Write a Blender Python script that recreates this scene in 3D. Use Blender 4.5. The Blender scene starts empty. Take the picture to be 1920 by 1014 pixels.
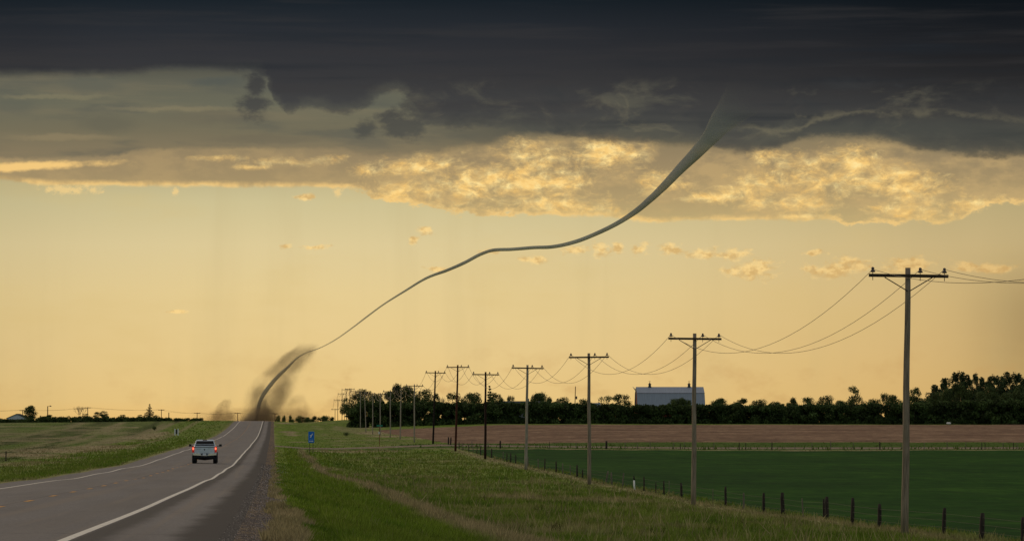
import bpy, math, random
import numpy as np
from mathutils import Vector, Matrix

random.seed(7)
RNG = np.random.default_rng(11)
scene = bpy.context.scene
COL = scene.collection
F = 7300.0                      # focal length in pixels of the 1920-wide photograph
EYE = 1.7
HOR = 790.0                     # picture row of the true horizon

# ------------------------------------------------------------------ camera
cam_data = bpy.data.cameras.new('camera')
cam = bpy.data.objects.new('camera', cam_data)
COL.objects.link(cam)
cam_data.sensor_width = 36.0
cam_data.lens = F / 1920.0 * 36.0
cam_data.clip_start = 0.5
cam_data.clip_end = 40000
cam.location = (0, 0, EYE)
cam.rotation_euler = (math.pi / 2 + math.atan((HOR - 507) / F), 0, 0)
scene.camera = cam
scene.view_settings.view_transform = 'Standard'
scene.view_settings.look = 'None'
scene.view_settings.exposure = 0.0
scene.view_settings.gamma = 1.0
scene.cycles.volume_step_rate = 0.5
scene.cycles.volume_max_steps = 256
scene.cycles.max_bounces = 6
scene.cycles.transparent_max_bounces = 16


def lin(c):
    return tuple((x / 255 / 12.92) if x / 255 <= 0.04045 else ((x / 255 + 0.055) / 1.055) ** 2.4 for x in c)


# ------------------------------------------------------------------ node helper
class NT:
    def __init__(self, tree):
        self.t = tree
        self.n = tree.nodes
        self.l = tree.links

    def new(self, kind, **kw):
        nd = self.n.new(kind)
        for k, v in kw.items():
            setattr(nd, k, v)
        return nd

    def put(self, sock, v):
        if hasattr(v, 'is_output'):
            self.l.new(v, sock)
        elif isinstance(v, (tuple, list)) and len(v) == 3 and sock.type == 'RGBA':
            sock.default_value = (*v, 1)
        else:
            sock.default_value = v

    def m(self, op, a, b=0.0, c=0.0, clamp=False):
        nd = self.new('ShaderNodeMath', operation=op, use_clamp=clamp)
        self.put(nd.inputs[0], a)
        self.put(nd.inputs[1], b)
        self.put(nd.inputs[2], c)
        return nd.outputs[0]

    def add(self, a, b): return self.m('ADD', a, b)
    def sub(self, a, b): return self.m('SUBTRACT', a, b)
    def mul(self, a, b): return self.m('MULTIPLY', a, b)
    def mx(self, a, b): return self.m('MAXIMUM', a, b)
    def mn(self, a, b): return self.m('MINIMUM', a, b)

    def xyz(self, x, y, z=0.0):
        nd = self.new('ShaderNodeCombineXYZ')
        self.put(nd.inputs[0], x)
        self.put(nd.inputs[1], y)
        self.put(nd.inputs[2], z)
        return nd.outputs[0]

    def sep(self, v):
        nd = self.new('ShaderNodeSeparateXYZ')
        self.put(nd.inputs[0], v)
        return nd.outputs

    def noise(self, vec, scale=1.0, detail=4.0, rough=0.5, dist=0.0, typ='FBM'):
        nd = self.new('ShaderNodeTexNoise')
        nd.noise_dimensions = '3D'
        self.put(nd.inputs['Vector'], vec)
        nd.inputs['Scale'].default_value = scale
        nd.inputs['Detail'].default_value = detail
        nd.inputs['Roughness'].default_value = rough
        nd.inputs['Distortion'].default_value = dist
        return nd.outputs['Fac']

    def ss(self, x, a, b, lo=0.0, hi=1.0):
        nd = self.new('ShaderNodeMapRange', interpolation_type='SMOOTHSTEP')
        self.put(nd.inputs[0], x)
        self.put(nd.inputs[1], a)
        self.put(nd.inputs[2], b)
        self.put(nd.inputs[3], lo)
        self.put(nd.inputs[4], hi)
        return nd.outputs[0]

    def ml(self, x, a, b, lo=0.0, hi=1.0):
        nd = self.new('ShaderNodeMapRange', interpolation_type='LINEAR')
        nd.clamp = True
        self.put(nd.inputs[0], x)
        for i, v in enumerate((a, b, lo, hi)):
            self.put(nd.inputs[i + 1], v)
        return nd.outputs[0]

    def mix(self, f, a, b, blend='MIX'):
        nd = self.new('ShaderNodeMix', data_type='RGBA', blend_type=blend)
        self.put(nd.inputs[0], f)
        self.put(nd.inputs[6], a)
        self.put(nd.inputs[7], b)
        return nd.outputs[2]

    def ramp(self, x, stops, a, b):
        u = self.ml(x, a, b)
        nd = self.new('ShaderNodeValToRGB')
        el = nd.color_ramp.elements
        while len(el) < len(stops):
            el.new(0.5)
        for e, (p, c) in zip(el, stops):
            e.position = (p - a) / (b - a)
            e.color = (*lin(c), 1)
        self.put(nd.inputs[0], u)
        return nd.outputs[0]

    def curve(self, x, pts):
        x0, x1 = pts[0][0], pts[-1][0]
        y0 = min(p[1] for p in pts)
        y1 = max(p[1] for p in pts)
        u = self.ml(x, x0, x1)
        nd = self.new('ShaderNodeFloatCurve')
        cv = nd.mapping.curves[0]
        P = [((p[0] - x0) / (x1 - x0), (p[1] - y0) / max(1e-9, y1 - y0)) for p in pts]
        cv.points[0].location = P[0]
        cv.points[1].location = P[-1]
        for p in P[1:-1]:
            cv.points.new(*p)
        for p in cv.points:
            p.handle_type = 'AUTO_CLAMPED'
        nd.mapping.update()
        self.put(nd.inputs[1], u)
        return self.add(self.mul(nd.outputs[0], y1 - y0), y0)

    def blob(self, U, V, cx, cy, rx, ry):
        a = self.mul(self.sub(U, cx), 1 / rx)
        b = self.mul(self.sub(V, cy), 1 / ry)
        return self.sub(1.0, self.m('SQRT', self.add(self.mul(a, a), self.mul(b, b))))


# ------------------------------------------------------------------ world: low sun behind storm cloud
SUN_AZ, SUN_EL = math.radians(-38), math.radians(9)      # azimuth measured from +Y towards +X
world = bpy.data.worlds.new('World')
scene.world = world
world.use_nodes = True
W = NT(world.node_tree)
W.n.clear()
tc = W.new('ShaderNodeTexCoord').outputs['Generated']
dx, dy, dz = W.sep(tc)
az = W.m('ARCTAN2', dx, dy)
el = W.m('ARCSINE', dz)
U = W.add(W.mul(az, 7.3), 0.96)          # angle across, thousandths of a photo width
V = W.sub(0.79, W.mul(el, 7.3))          # angle down from the top


def fb(su, sv, seed, detail=5.0, rough=0.55, dist=0.0, u=None, v=None):
    vec = W.xyz(W.mul(u or U, su), W.mul(v or V, sv), seed)
    return W.sub(W.noise(vec, 1.0, detail, rough, dist), 0.5)


# clear evening sky low down
sky = W.ramp(V, [(0.30, (178, 169, 130)), (0.38, (207, 194, 147)), (0.46, (222, 203, 152)), (0.55, (229, 204, 146)),
                 (0.66, (232, 202, 140)), (0.75, (233, 198, 130)), (0.79, (236, 192, 116))], 0.30, 0.80)
side = W.curve(U, [(-0.6, .75), (0.0, .885), (0.25, .965), (0.6, 1.0), (1.1, .96), (1.5, .89), (1.72, .82), (1.85, .66), (1.96, .52), (2.5, .42)])
warm = W.mix(W.ss(U, 0.9, 1.9), (1, 1, 1), (1.0, .93, .85))
side = W.add(side, W.mul(W.mul(W.sub(.84, side), W.ss(V, .60, .42)), W.ss(U, 1.72, 1.84, 0, .75)))
sky = W.mix(1.0, sky, W.mix(1.0, W.xyz(side, side, side), warm, 'MULTIPLY'), 'MULTIPLY')
shaft = fb(9.0, 1.0, 3.3, 4, .6)
sky = W.mix(W.ss(shaft, 0.0, .25, 0.0, .14), sky, lin((188, 168, 118)))
soft = fb(3.0, 9.0, 9.3, 4, .55)
sky = W.mix(W.ss(soft, -.05, .22, 0, .22), sky, lin((214, 184, 116)))
# brownish low haze patches near the horizon
hz = W.mul(W.ss(fb(9.0, 14.0, 5.1, 5, .6), -.02, .22), W.ss(V, .60, .76))
hz = W.mul(hz, W.ss(U, .45, .7, .25, .55))
sky = W.mix(hz, sky, lin((196, 154, 96)))

# small cumulus puffs floating in the clear part
puffs = [(.797, .432, .020, .007), (.776, .449, .010, .007), (.535, .463, .015, .005), (.592, .464, .026, .005),
         (1.13, .469, .022, .011), (1.16, .466, .014, .009), (1.202, .467, .022, .011), (1.262, .470, .034, .010), (1.325, .478, .040, .010),
         (1.378, .478, .030, .013), (1.415, .507, .052, .015), (1.55, .508, .040, .012), (1.60, .497, .040, .014), (1.70, .498, .05, .014),
         (1.00, .488, .030, .006), (1.085, .470, .03, .007), (1.53, .474, .025, .005), (.818, .505, .022, .005), (1.81, .500, .03, .010),
         (.915, .472, .02, .004), (1.86, .505, .04, .009), (.57, .370, .018, .007), (.335, .585, .02, .003)]
pn = fb(40, 60, 1.7, 6, .62)
pm = None
for (a, b, c, d) in puffs:
    q = W.blob(U, V, a, b, c * 1.15, d * 1.35)
    pm = q if pm is None else W.mx(pm, q)
pm = W.ss(W.add(pm, W.mul(pn, 2.8)), -.08, .75, 0.0, .92)
pshade = W.mix(W.ss(fb(50, 80, 4.2, 4, .6), -.12, .1), lin((214, 176, 112)), lin((250, 214, 142)))
sky = W.mix(pm, sky, W.mix(W.ss(U, 1.3, 1.95, 0, .5), pshade, lin((200, 160, 100))))

# L1: sunlit broken cloud band
Uw = W.add(U, W.mul(fb(18, 30, 41.3, 5, .6), .05))
n_lo = fb(7, 16, 0.3, 6, .6)
n_mid = fb(22, 40, 2.3, 6, .62)
n_hi = fb(70, 110, 6.1, 5, .65)
e1 = W.curve(Uw, [(-1.0, .34), (0.0, .342), (0.1, .352), (0.2, .352), (.45, .353), (.62, .353), (.68, .362), (.74, .385), (.80, .39), (.88, .402), (1.0, .404),
                 (1.15, .410), (1.25, .418), (1.35, .414), (1.5, .416), (1.66, .423), (1.76, .423), (1.82, .405), (1.92, .385), (2.6, .37)])
amp1 = W.curve(U, [(.5, 1), (.95, 1), (1.05, .4), (1.5, .4), (1.62, 1), (2.0, 1)])
edge1 = W.add(e1, W.mul(amp1, W.add(W.mul(n_mid, .046), W.mul(n_hi, .020))))
leftflat = W.ss(U, .6, .72)
edge1 = W.add(W.mul(edge1, leftflat), W.mul(W.add(e1, W.add(W.mul(n_mid, .010), W.mul(n_hi, .006))), W.sub(1, leftflat)))
d1 = W.sub(edge1, V)
m1 = W.ss(d1, -.002, .006)
shade1 = W.ramp(V, [(.24, (128, 116, 90)), (.30, (152, 133, 100)), (.34, (164, 143, 104)), (.38, (180, 157, 111)), (.42, (192, 170, 118))], .24, .42)
shade1 = W.mix(W.mul(W.ss(W.add(n_lo, W.mul(n_mid, .6)), -.12, .18, 0, .5), W.ss(U, .6, .8, .45, 1)), shade1, lin((206, 174, 118)))
wx = W.add(U, W.mul(fb(16, 26, 8.8, 3, .5), .05))
wy = W.add(V, W.mul(fb(16, 26, 18.8, 3, .5), .02))
texa = fb(11, 21, 5.5, 8, .66, .15, wx, wy)
texb = fb(42, 66, 25.5, 6, .68, .2, wx, wy)
tex = W.add(W.mul(texa, .85), W.mul(texb, .40))
gold_spots = [(1.135, .292, .055, .032), (1.00, .300, .085, .036), (.92, .328, .13, .034), (.83, .355, .11, .030), (.74, .374, .055, .022), (.69, .322, .030, .012), (.79, .316, .10, .014),
              (1.25, .345, .045, .020), (1.33, .372, .05, .010), (1.425, .290, .030, .022), (1.43, .358, .055, .030), (1.52, .343, .085, .040), (1.50, .378, .06, .026), (1.60, .308, .055, .022),
              (1.66, .335, .045, .030), (1.71, .362, .05, .035), (1.69, .402, .06, .026), (1.73, .412, .06, .016), (1.85, .386, .08, .012), (1.05, .385, .09, .020), (1.00, .345, .10, .02),
              (.24, .306, .0, .0), (.40, .298, .06, .005), (.53, .305, .05, .007), (.47, .315, .03, .004), (.62, .300, .03, .008), (1.38, .412, .045, .006), (1.50, .407, .05, .006), (.64, .360, .03, .010)]
gs = None
for (a, b, c, d) in gold_spots:
    if c == 0: continue
    q = W.blob(U, V, a, b, c * 1.15, d * 1.15)
    gs = q if gs is None else W.mx(gs, q)
gsv = W.add(W.add(W.mul(W.mx(gs, -1.1), .50), W.mul(texa, 1.9)), W.mul(texb, 1.5))
gt = W.mul(W.add(W.mul(W.ss(gsv, -.20, .70), .85), W.mul(W.ss(W.add(gsv, W.mul(texb, .7)), .25, .80), .28)), W.ss(d1, -.002, .015, .7, 1))
gt = W.mn(W.mul(gt, W.ss(U, .60, .72, .62, 1.0)), 1.0)
cl1 = W.mix(gt, shade1, W.ramp(fb(36, 60, 7.7, 5, .6), [(-.2, (232, 186, 108)), (0, (252, 210, 130)), (.2, (255, 228, 156))], -.2, .2))
rim = W.mul(W.ss(d1, .014, .002), W.ss(fb(14, 8, 2.9, 4, .6), -.12, .10, .2, .95))
cl1 = W.mix(rim, cl1, lin((246, 204, 128)))
rim0 = W.blob(U, W.add(V, W.mul(U, .055)), .06, .319, .20, .012)         # bright seam at the far left
rim0 = W.mul(W.ss(W.add(rim0, W.mul(n_mid, 1.4)), .05, .8), .9)
cl1 = W.mix(rim0, cl1, lin((250, 206, 128)))
sky = W.mix(m1, sky, cl1)
# feathery wisps hanging below the left deck
wq = W.mul(W.ss(W.add(W.mx(W.mx(W.blob(U, V, .13, .358, .09, .014), W.blob(U, V, .635, .364, .016, .014)), W.blob(U, V, .33, .362, .012, .012)),
                      W.mul(fb(55, 70, 12.7, 6, .68), 3.0)), .25, .95), .8)
sky = W.mix(wq, sky, lin((240, 206, 138)))

# L2: smooth grey-olive deck
e2 = W.curve(Uw, [(-1, .30), (0.0, .303), (.1, .302), (.2, .297), (.25, .288), (.3, .283), (.5, .281), (.62, .281), (.66, .288), (.72, .296), (.78, .296), (.85, .288), (.9, .281),
                 (.95, .268), (1.0, .263), (1.1, .264), (1.2, .272), (1.27, .284), (1.34, .286), (1.42, .290), (1.5, .272), (1.6, .268), (1.68, .280), (1.78, .296), (1.92, .300), (3, .31)])
edge2 = W.add(e2, W.add(W.mul(n_mid, W.ss(U, .6, .9, .012, .026)), W.mul(n_hi, .009)))
edge2 = W.add(edge2, W.mul(W.mul(n_lo, .03), W.ss(U, .7, 1.0)))
m2 = W.ss(W.sub(edge2, V), -.003, W.ss(U, .6, .9, .007, W.add(.022, W.mul(n_lo, .04))))
c2 = W.ramp(V, [(.12, (78, 78, 70)), (.16, (100, 99, 85)), (.20, (106, 105, 88)), (.25, (117, 110, 88)), (.29, (134, 120, 93))], .12, .30)
band = fb(3.0, 40, 7.1, 5, .55)
c2 = W.mix(W.ss(band, -.05, .2, 0, .45), c2, lin((126, 116, 92)))
c2 = W.mix(W.ss(fb(5, 26, 17.1, 4, .5), .0, .22, 0, .6), c2, lin((88, 90, 82)))
for (a, b, c, d, k, cc) in ((.40, .157, .075, .012, .75, (84, 88, 82)), (.17, .163, .08, .020, .55, (88, 92, 84)), (.20, .236, .07, .020, .5, (98, 96, 82)), (.03, .205, .06, .018, .5, (92, 94, 84)),
                         (.40, .222, .12, .020, .4, (104, 98, 82)), (.10, .186, .12, .006, .5, (134, 126, 98)), (.33, .206, .14, .006, .5, (136, 126, 98)), (.12, .262, .12, .008, .5, (148, 132, 100)), (.50, .262, .16, .010, .4, (104, 98, 82))):
    q = W.blob(U, W.add(V, W.mul(n_mid, .02)), a, b, c, d)
    c2 = W.mix(W.ss(W.add(q, W.mul(n_lo, .8)), -.15, .7, 0, k), c2, lin(cc))
c2r = W.ramp(V, [(.14, (56, 58, 56)), (.20, (68, 70, 65)), (.25, (84, 83, 74)), (.30, (112, 103, 82))], .14, .31)
c2 = W.mix(W.ss(U, .72, 1.05), c2, c2r)
sky = W.mix(m2, sky, c2)

# L3: dark storm base with ragged lumps
e3 = W.curve(Uw, [(-1, .15), (0.0, .148), (.18, .146), (.26, .142), (.32, .135), (.44, .137), (.50, .155), (.52, .205), (.535, .217), (.57, .205), (.60, .208), (.64, .216), (.68, .205), (.71, .186),
                 (.745, .176), (.77, .200), (.795, .238), (.85, .245), (.93, .245), (1.0, .250), (1.08, .256), (1.17, .268), (1.25, .258), (1.34, .272), (1.42, .292), (1.5, .268), (1.6, .262),
                 (1.72, .285), (1.82, .297), (1.92, .300), (3, .31)])
edge3 = W.add(e3, W.add(W.mul(n_mid, W.ss(U, .40, .50, .012, .030)), W.mul(n_hi, W.ss(U, .4, .5, .003, .009))))
edge3 = W.add(edge3, W.mul(n_lo, W.ss(U, .75, 1.0, .0, .055)))
d3 = W.sub(edge3, V)
lump = W.mx(W.blob(U, V, .474, .201, .040, .032), W.blob(U, V, .480, .165, .024, .045))
lump = W.mx(lump, W.mx(W.blob(U, V, .686, .242, .038, .024), W.mx(W.blob(U, V, .750, .234, .070, .034), W.blob(U, V, .785, .205, .040, .045))))
lump = W.ss(W.add(lump, W.add(W.mul(n_mid, 2.0), W.mul(n_hi, .5))), .0, .75, 0, .84)
m3a = W.add(W.mul(W.ss(d3, -.004, .010), .62), W.mul(W.ss(d3, -.004, W.add(.034, W.mul(n_lo, .05))), .38))
m3 = W.mx(W.mix(W.ss(U, .33, .5), W.ss(d3, -.008, .016), m3a), lump)
c3 = W.ramp(V, [(-.3, (22, 28, 34)), (0, (25, 33, 39)), (.05, (39, 43, 48)), (.10, (49, 50, 53)), (.15, (56, 56, 57)), (.20, (66, 66, 65)), (.25, (77, 77, 71)), (.30, (88, 84, 74))], -.3, .31)
dk = W.curve(U, [(-1, .9), (0.0, .92), (.3, 1.06), (.7, 1.02), (1.2, .84), (1.55, .66), (1.92, .46), (3, .4)])
dk = W.add(W.mul(dk, W.ss(V, .27, .10)), W.mul(W.ss(U, 1.2, 1.92, 1, .84), W.ss(V, .10, .27)))
c3 = W.mix(1.0, c3, W.xyz(dk, dk, W.mul(dk, 1.02)), 'MULTIPLY')
st = fb(2.2, 38, 4.4, 5, .55)
c3 = W.mix(W.ss(st, -.04, .22, 0, .35), c3, lin((58, 56, 56)))
c3 = W.mix(W.ss(fb(2.0, 30, 24.4, 4, .5), .0, .25, 0, .5), c3, lin((34, 40, 46)))
# middle tones and lighter torn wisps in the ragged zone right of the lumps
rag = W.mul(W.ss(V, .135, .175), W.ss(U, .70, .80))
rag = W.mul(rag, W.ss(U, 1.95, 1.5, .35, 1))
rag = W.mul(rag, W.ss(W.blob(U, V, 1.385, .195, .11, .075), .0, .45, 1, .05))
mott = fb(8, 17, 14.4, 6, .58, .4)
c3 = W.mix(W.mul(rag, W.ss(mott, -.02, .20, 0, .7)), c3, lin((92, 90, 78)))
c3 = W.mix(W.mul(rag, W.ss(mott, -.03, -.22, 0, .7)), c3, lin((56, 58, 59)))
rid = W.sub(1.0, W.mul(W.m('ABSOLUTE', fb(7.5, 15, 31.4, 5, .55, .5)), 16))
rid = W.mul(W.mul(W.ss(rid, .1, 1.0), W.ss(mott, -.05, .15, .1, 1)), W.mul(rag, W.ss(V, .17, .23, .2, .6)))
c3 = W.mix(W.mul(rid, .6), c3, lin((120, 112, 90)))
# two pale seams beside the funnel mouth
seam = W.sub(.243, W.curve(U, [(1.37, .0), (1.40, .002), (1.45, -.002), (1.49, .0), (1.53, .018), (1.60, .028), (1.72, .030), (1.84, .022), (1.92, .012)]))
sm = W.mul(W.ss(W.m('ABSOLUTE', W.sub(V, W.add(seam, W.add(W.mul(n_mid, .030), W.mul(n_hi, .008))))), W.add(.010, W.mul(n_lo, .03)), .0), W.ss(n_mid, -.16, .10, .15, 1))
sm = W.mul(sm, W.mul(W.ss(U, 1.355, 1.41), W.ss(U, 1.95, 1.55, .25, .60)))
c3 = W.mix(sm, c3, lin((112, 106, 86)))
under = W.mul(W.ss(V, W.add(seam, .002), W.add(seam, .03)), W.mul(W.ss(U, 1.36, 1.5), .45))
c3 = W.mix(under, c3, lin((74, 76, 70)))
sky = W.mix(m3, sky, c3)

# outside the part the camera saw: overcast thinning to clear evening sky overhead and behind
zen = W.ss(el, .18, .55)
sky_hi = W.mix(zen, sky, lin((186, 177, 168)))
gnd = W.ss(dz, -.002, -.02)
sky_hi = W.mix(gnd, sky_hi, lin((70, 66, 50)))
bg_a = W.new('ShaderNodeBackground')
W.put(bg_a.inputs[0], sky_hi)
bg_a.inputs[1].default_value = 1.0
nish = W.new('ShaderNodeTexSky', sky_type='NISHITA')
nish.sun_disc = False
nish.sun_elevation = SUN_EL
nish.sun_rotation = SUN_AZ
nish.air_density = 1.0
nish.dust_density = 1.5
bg_b = W.new('ShaderNodeBackground')
W.put(bg_b.inputs[0], nish.outputs[0])
bg_b.inputs[1].default_value = 0.14
mixs = W.new('ShaderNodeMixShader')
W.put(mixs.inputs[0], W.mul(W.ss(dy, .35, -.35), W.ss(el, .9, .5)))
W.l.new(bg_a.outputs[0], mixs.inputs[1])
W.l.new(bg_b.outputs[0], mixs.inputs[2])
wout = W.new('ShaderNodeOutputWorld')
W.l.new(mixs.outputs[0], wout.inputs[0])

sun_data = bpy.data.lights.new('sun', 'SUN')
sun_data.energy = 1.0
sun_data.angle = math.radians(14)
sun_data.color = (1.0, .80, .55)
sun = bpy.data.objects.new('sun', sun_data)
COL.objects.link(sun)
sdir = Vector((math.sin(SUN_AZ) * math.cos(SUN_EL), math.cos(SUN_AZ) * math.cos(SUN_EL), math.sin(SUN_EL)))
sun.rotation_euler = sdir.to_track_quat('Z', 'Y').to_euler()
sun.location = (-200, 300, 200)


# ------------------------------------------------------------------ general helpers
def tag(o, label=None, cat=None, group=None, kind=None):
    if label: o['label'] = label
    if cat: o['category'] = cat
    if group: o['group'] = group
    if kind: o['kind'] = kind
    return o


def material(name, color=(.2, .2, .2), rough=.9, spec=.2, metal=0.0, var=.25, scale=3.0, stretch=(1, 1, 1), color2=None, bump=0.0, emit=None, attr=None, detail=5, trans=0.0):
    mt = bpy.data.materials.new(name)
    mt.use_nodes = True
    T = NT(mt.node_tree)
    T.n.clear()
    out = T.new('ShaderNodeOutputMaterial')
    bs = T.new('ShaderNodeBsdfPrincipled')
    co = T.new('ShaderNodeTexCoord').outputs['Object']
    mp = T.new('ShaderNodeMapping')
    T.put(mp.inputs[0], co)
    mp.inputs['Scale'].default_value = stretch
    nz = T.noise(mp.outputs[0], scale, detail, .6)
    if attr:
        at = T.new('ShaderNodeAttribute', attribute_name=attr)
        base = at.outputs['Color']
    else:
        base = color
    dark = T.mix(1.0, base, (1 - var,) * 3, 'MULTIPLY')
    lite = T.mix(1.0, base, (1 + var,) * 3, 'MULTIPLY') if color2 is None else color2
    c = T.mix(T.ss(nz, .3, .7), dark, lite)
    T.put(bs.inputs['Base Color'], c)
    bs.inputs['Roughness'].default_value = rough
    bs.inputs['Specular IOR Level'].default_value = spec
    bs.inputs['Metallic'].default_value = metal
    if bump:
        b = T.new('ShaderNodeBump')
        b.inputs['Strength'].default_value = 1.0
        b.inputs['Distance'].default_value = bump
        T.put(b.inputs['Height'], nz)
        T.l.new(b.outputs[0], bs.inputs['Normal'])
    if emit:
        bs.inputs['Emission Color'].default_value = (*emit[0], 1)
        bs.inputs['Emission Strength'].default_value = emit[1]
    if trans:
        tr = T.new('ShaderNodeBsdfTranslucent')
        T.put(tr.inputs[0], c)
        ms = T.new('ShaderNodeMixShader')
        ms.inputs[0].default_value = trans
        T.l.new(bs.outputs[0], ms.inputs[1])
        T.l.new(tr.outputs[0], ms.inputs[2])
        T.l.new(ms.outputs[0], out.inputs[0])
    else:
        T.l.new(bs.outputs[0], out.inputs[0])
    return mt


class MB:
    """collects shapes and links them as one mesh object"""
    def __init__(self):
        self.v, self.f = [], []

    def box(self, c, s, rz=0.0, taper=1.0, M=None):
        n = len(self.v)
        cr, sr = math.cos(rz), math.sin(rz)
        for z in (-.5, .5):
            k = taper if z > 0 else 1.0
            for x, y in ((-.5, -.5), (.5, -.5), (.5, .5), (-.5, .5)):
                px, py = x * s[0] * k, y * s[1] * k
                p = Vector((px * cr - py * sr, px * sr + py * cr, z * s[2]))
                if M: p = M @ p
                self.v.append(tuple(Vector(c) + p))
        for q in ((0, 3, 2, 1), (4, 5, 6, 7), (0, 1, 5, 4), (1, 2, 6, 5), (2, 3, 7, 6), (3, 0, 4, 7)):
            self.f.append(tuple(n + i for i in q))
        return self

    def tube(self, pts, radii, n=8, cap=True):
        pts = [Vector(p) for p in pts]
        if not hasattr(radii, '__len__'): radii = [radii] * len(pts)
        base = len(self.v)
        for i, p in enumerate(pts):
            d = (pts[min(i + 1, len(pts) - 1)] - pts[max(i - 1, 0)]).normalized()
            up = Vector((0, 0, 1)) if abs(d.z) < .9 else Vector((0, 1, 0))
            a = d.cross(up).normalized()
            b = d.cross(a).normalized()
            for k in range(n):
                t = 2 * math.pi * k / n
                self.v.append(tuple(p + (a * math.cos(t) + b * math.sin(t)) * radii[i]))
        for i in range(len(pts) - 1):
            for k in range(n):
                a0 = base + i * n + k
                a1 = base + i * n + (k + 1) % n
                self.f.append((a0, a1, a1 + n, a0 + n))
        if cap:
            self.f.append(tuple(base + k for k in range(n))[::-1])
            self.f.append(tuple(base + (len(pts) - 1) * n + k for k in range(n)))
        return self

    def lathe(self, c, prof, n=12):
        return self.tube([(c[0], c[1], c[2] + z) for r, z in prof], [r for r, z in prof], n)

    def poly(self, pts, thick, axis):
        """flat outline thickened along axis"""
        n = len(self.v)
        k = len(pts)
        ax = Vector(axis) * thick
        for p in pts: self.v.append(tuple(p))
        for p in pts: self.v.append(tuple(Vector(p) + ax))
        self.f.append(tuple(range(n, n + k))[::-1])
        self.f.append(tuple(range(n + k, n + 2 * k)))
        for i in range(k):
            j = (i + 1) % k
            self.f.append((n + i, n + j, n + k + j, n + k + i))
        return self

    def loft(self, rings):
        base = len(self.v)
        k = len(rings[0])
        for r in rings: self.v.extend(tuple(p) for p in r)
        for i in range(len(rings) - 1):
            for j in range(k):
                a = base + i * k + j
                b = base + i * k + (j + 1) % k
                self.f.append((a, b, b + k, a + k))
        self.f.append(tuple(base + j for j in range(k))[::-1])
        self.f.append(tuple(base + (len(rings) - 1) * k + j for j in range(k)))
        return self

    def build(self, name, mat, parent=None, loc=None, smooth=False, bevel=0.0):
        me = bpy.data.meshes.new(name)
        me.from_pydata(self.v, [], self.f)
        me.update()
        if smooth:
            me.polygons.foreach_set('use_smooth', [True] * len(me.polygons))
        me.materials.append(mat)
        o = bpy.data.objects.new(name, me)
        COL.objects.link(o)
        if parent is not None: o.parent = parent
        if loc is not None: o.location = loc
        if bevel:
            b = o.modifiers.new('bevel', 'BEVEL')
            b.width = bevel
            b.segments = 2
            b.limit_method = 'ANGLE'
        return o


def np_mesh(name, verts, faces, mat, colors=None, smooth=False, matrix=None, loops=None):
    """verts (n,3); faces (m,k) with k constant"""
    me = bpy.data.meshes.new(name)
    m, k = faces.shape
    me.vertices.add(len(verts))
    me.vertices.foreach_set('co', np.ascontiguousarray(verts, dtype=np.float32).ravel())
    me.loops.add(m * k)
    me.loops.foreach_set('vertex_index', np.ascontiguousarray(faces, dtype=np.int32).ravel())
    me.polygons.add(m)
    me.polygons.foreach_set('loop_start', np.arange(0, m * k, k, dtype=np.int32))
    me.polygons.foreach_set('loop_total', np.full(m, k, dtype=np.int32))
    if smooth: me.polygons.foreach_set('use_smooth', np.ones(m, dtype=bool))
    me.update(calc_edges=True)
    if colors is not None:
        ca = me.color_attributes.new('cover', 'FLOAT_COLOR', 'POINT')
        ca.data.foreach_set('color', np.column_stack([colors, np.ones(len(colors))]).astype(np.float32).ravel())
    me.materials.append(mat)
    o = bpy.data.objects.new(name, me)
    COL.objects.link(o)
    if matrix is not None: o.matrix_world = matrix
    return o


def empty(name, loc, rz=0.0, scale=None):
    o = bpy.data.objects.new(name, None)
    COL.objects.link(o)
    o.empty_display_size = .3
    o.location = loc
    o.rotation_euler = (0, 0, rz)
    if scale is not None: o.scale = scale
    return o


def copy_tree(root, loc, rz=0.0, scale=None):
    r = root.copy()
    COL.objects.link(r)
    r.location = loc
    r.rotation_euler = (0, 0, rz)
    if scale is not None: r.scale = scale
    for ch in list(root.children):
        c = ch.copy()
        COL.objects.link(c)
        c.parent = r
        for g in list(ch.children):
            d = g.copy()
            COL.objects.link(d)
            d.parent = c
    return r


# ------------------------------------------------------------------ terrain
A = math.atan(.0613)
CA, SA = math.cos(A), math.sin(A)
ROADM = Matrix.Translation((-6.9, 0, 0)) @ Matrix.Rotation(A, 4, 'Z')    # local x = across the road, local y = along it


def to_st(X, Y):
    return (X + 6.9) * CA + Y * SA, -(X + 6.9) * SA + Y * CA


def to_xy(s, t):
    return -6.9 + s * CA - t * SA, s * SA + t * CA


def pchip(xs, ys, x):
    xs = np.asarray(xs, float)
    ys = np.asarray(ys, float)
    h = np.diff(xs)
    dl = np.diff(ys) / h
    m = np.zeros(len(xs))
    for i in range(1, len(xs) - 1):
        if dl[i - 1] * dl[i] > 0:
            w1, w2 = 2 * h[i] + h[i - 1], h[i] + 2 * h[i - 1]
            m[i] = (w1 + w2) / (w1 / dl[i - 1] + w2 / dl[i])
    m[0], m[-1] = dl[0], dl[-1]
    x = np.clip(x, xs[0], xs[-1])
    i = np.clip(np.searchsorted(xs, x) - 1, 0, len(xs) - 2)
    u = (x - xs[i]) / h[i]
    return (ys[i] * (2 * u ** 3 - 3 * u ** 2 + 1) + m[i] * h[i] * (u ** 3 - 2 * u ** 2 + u)
            + ys[i + 1] * (-2 * u ** 3 + 3 * u ** 2) + m[i + 1] * h[i] * (u ** 3 - u ** 2))


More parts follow.
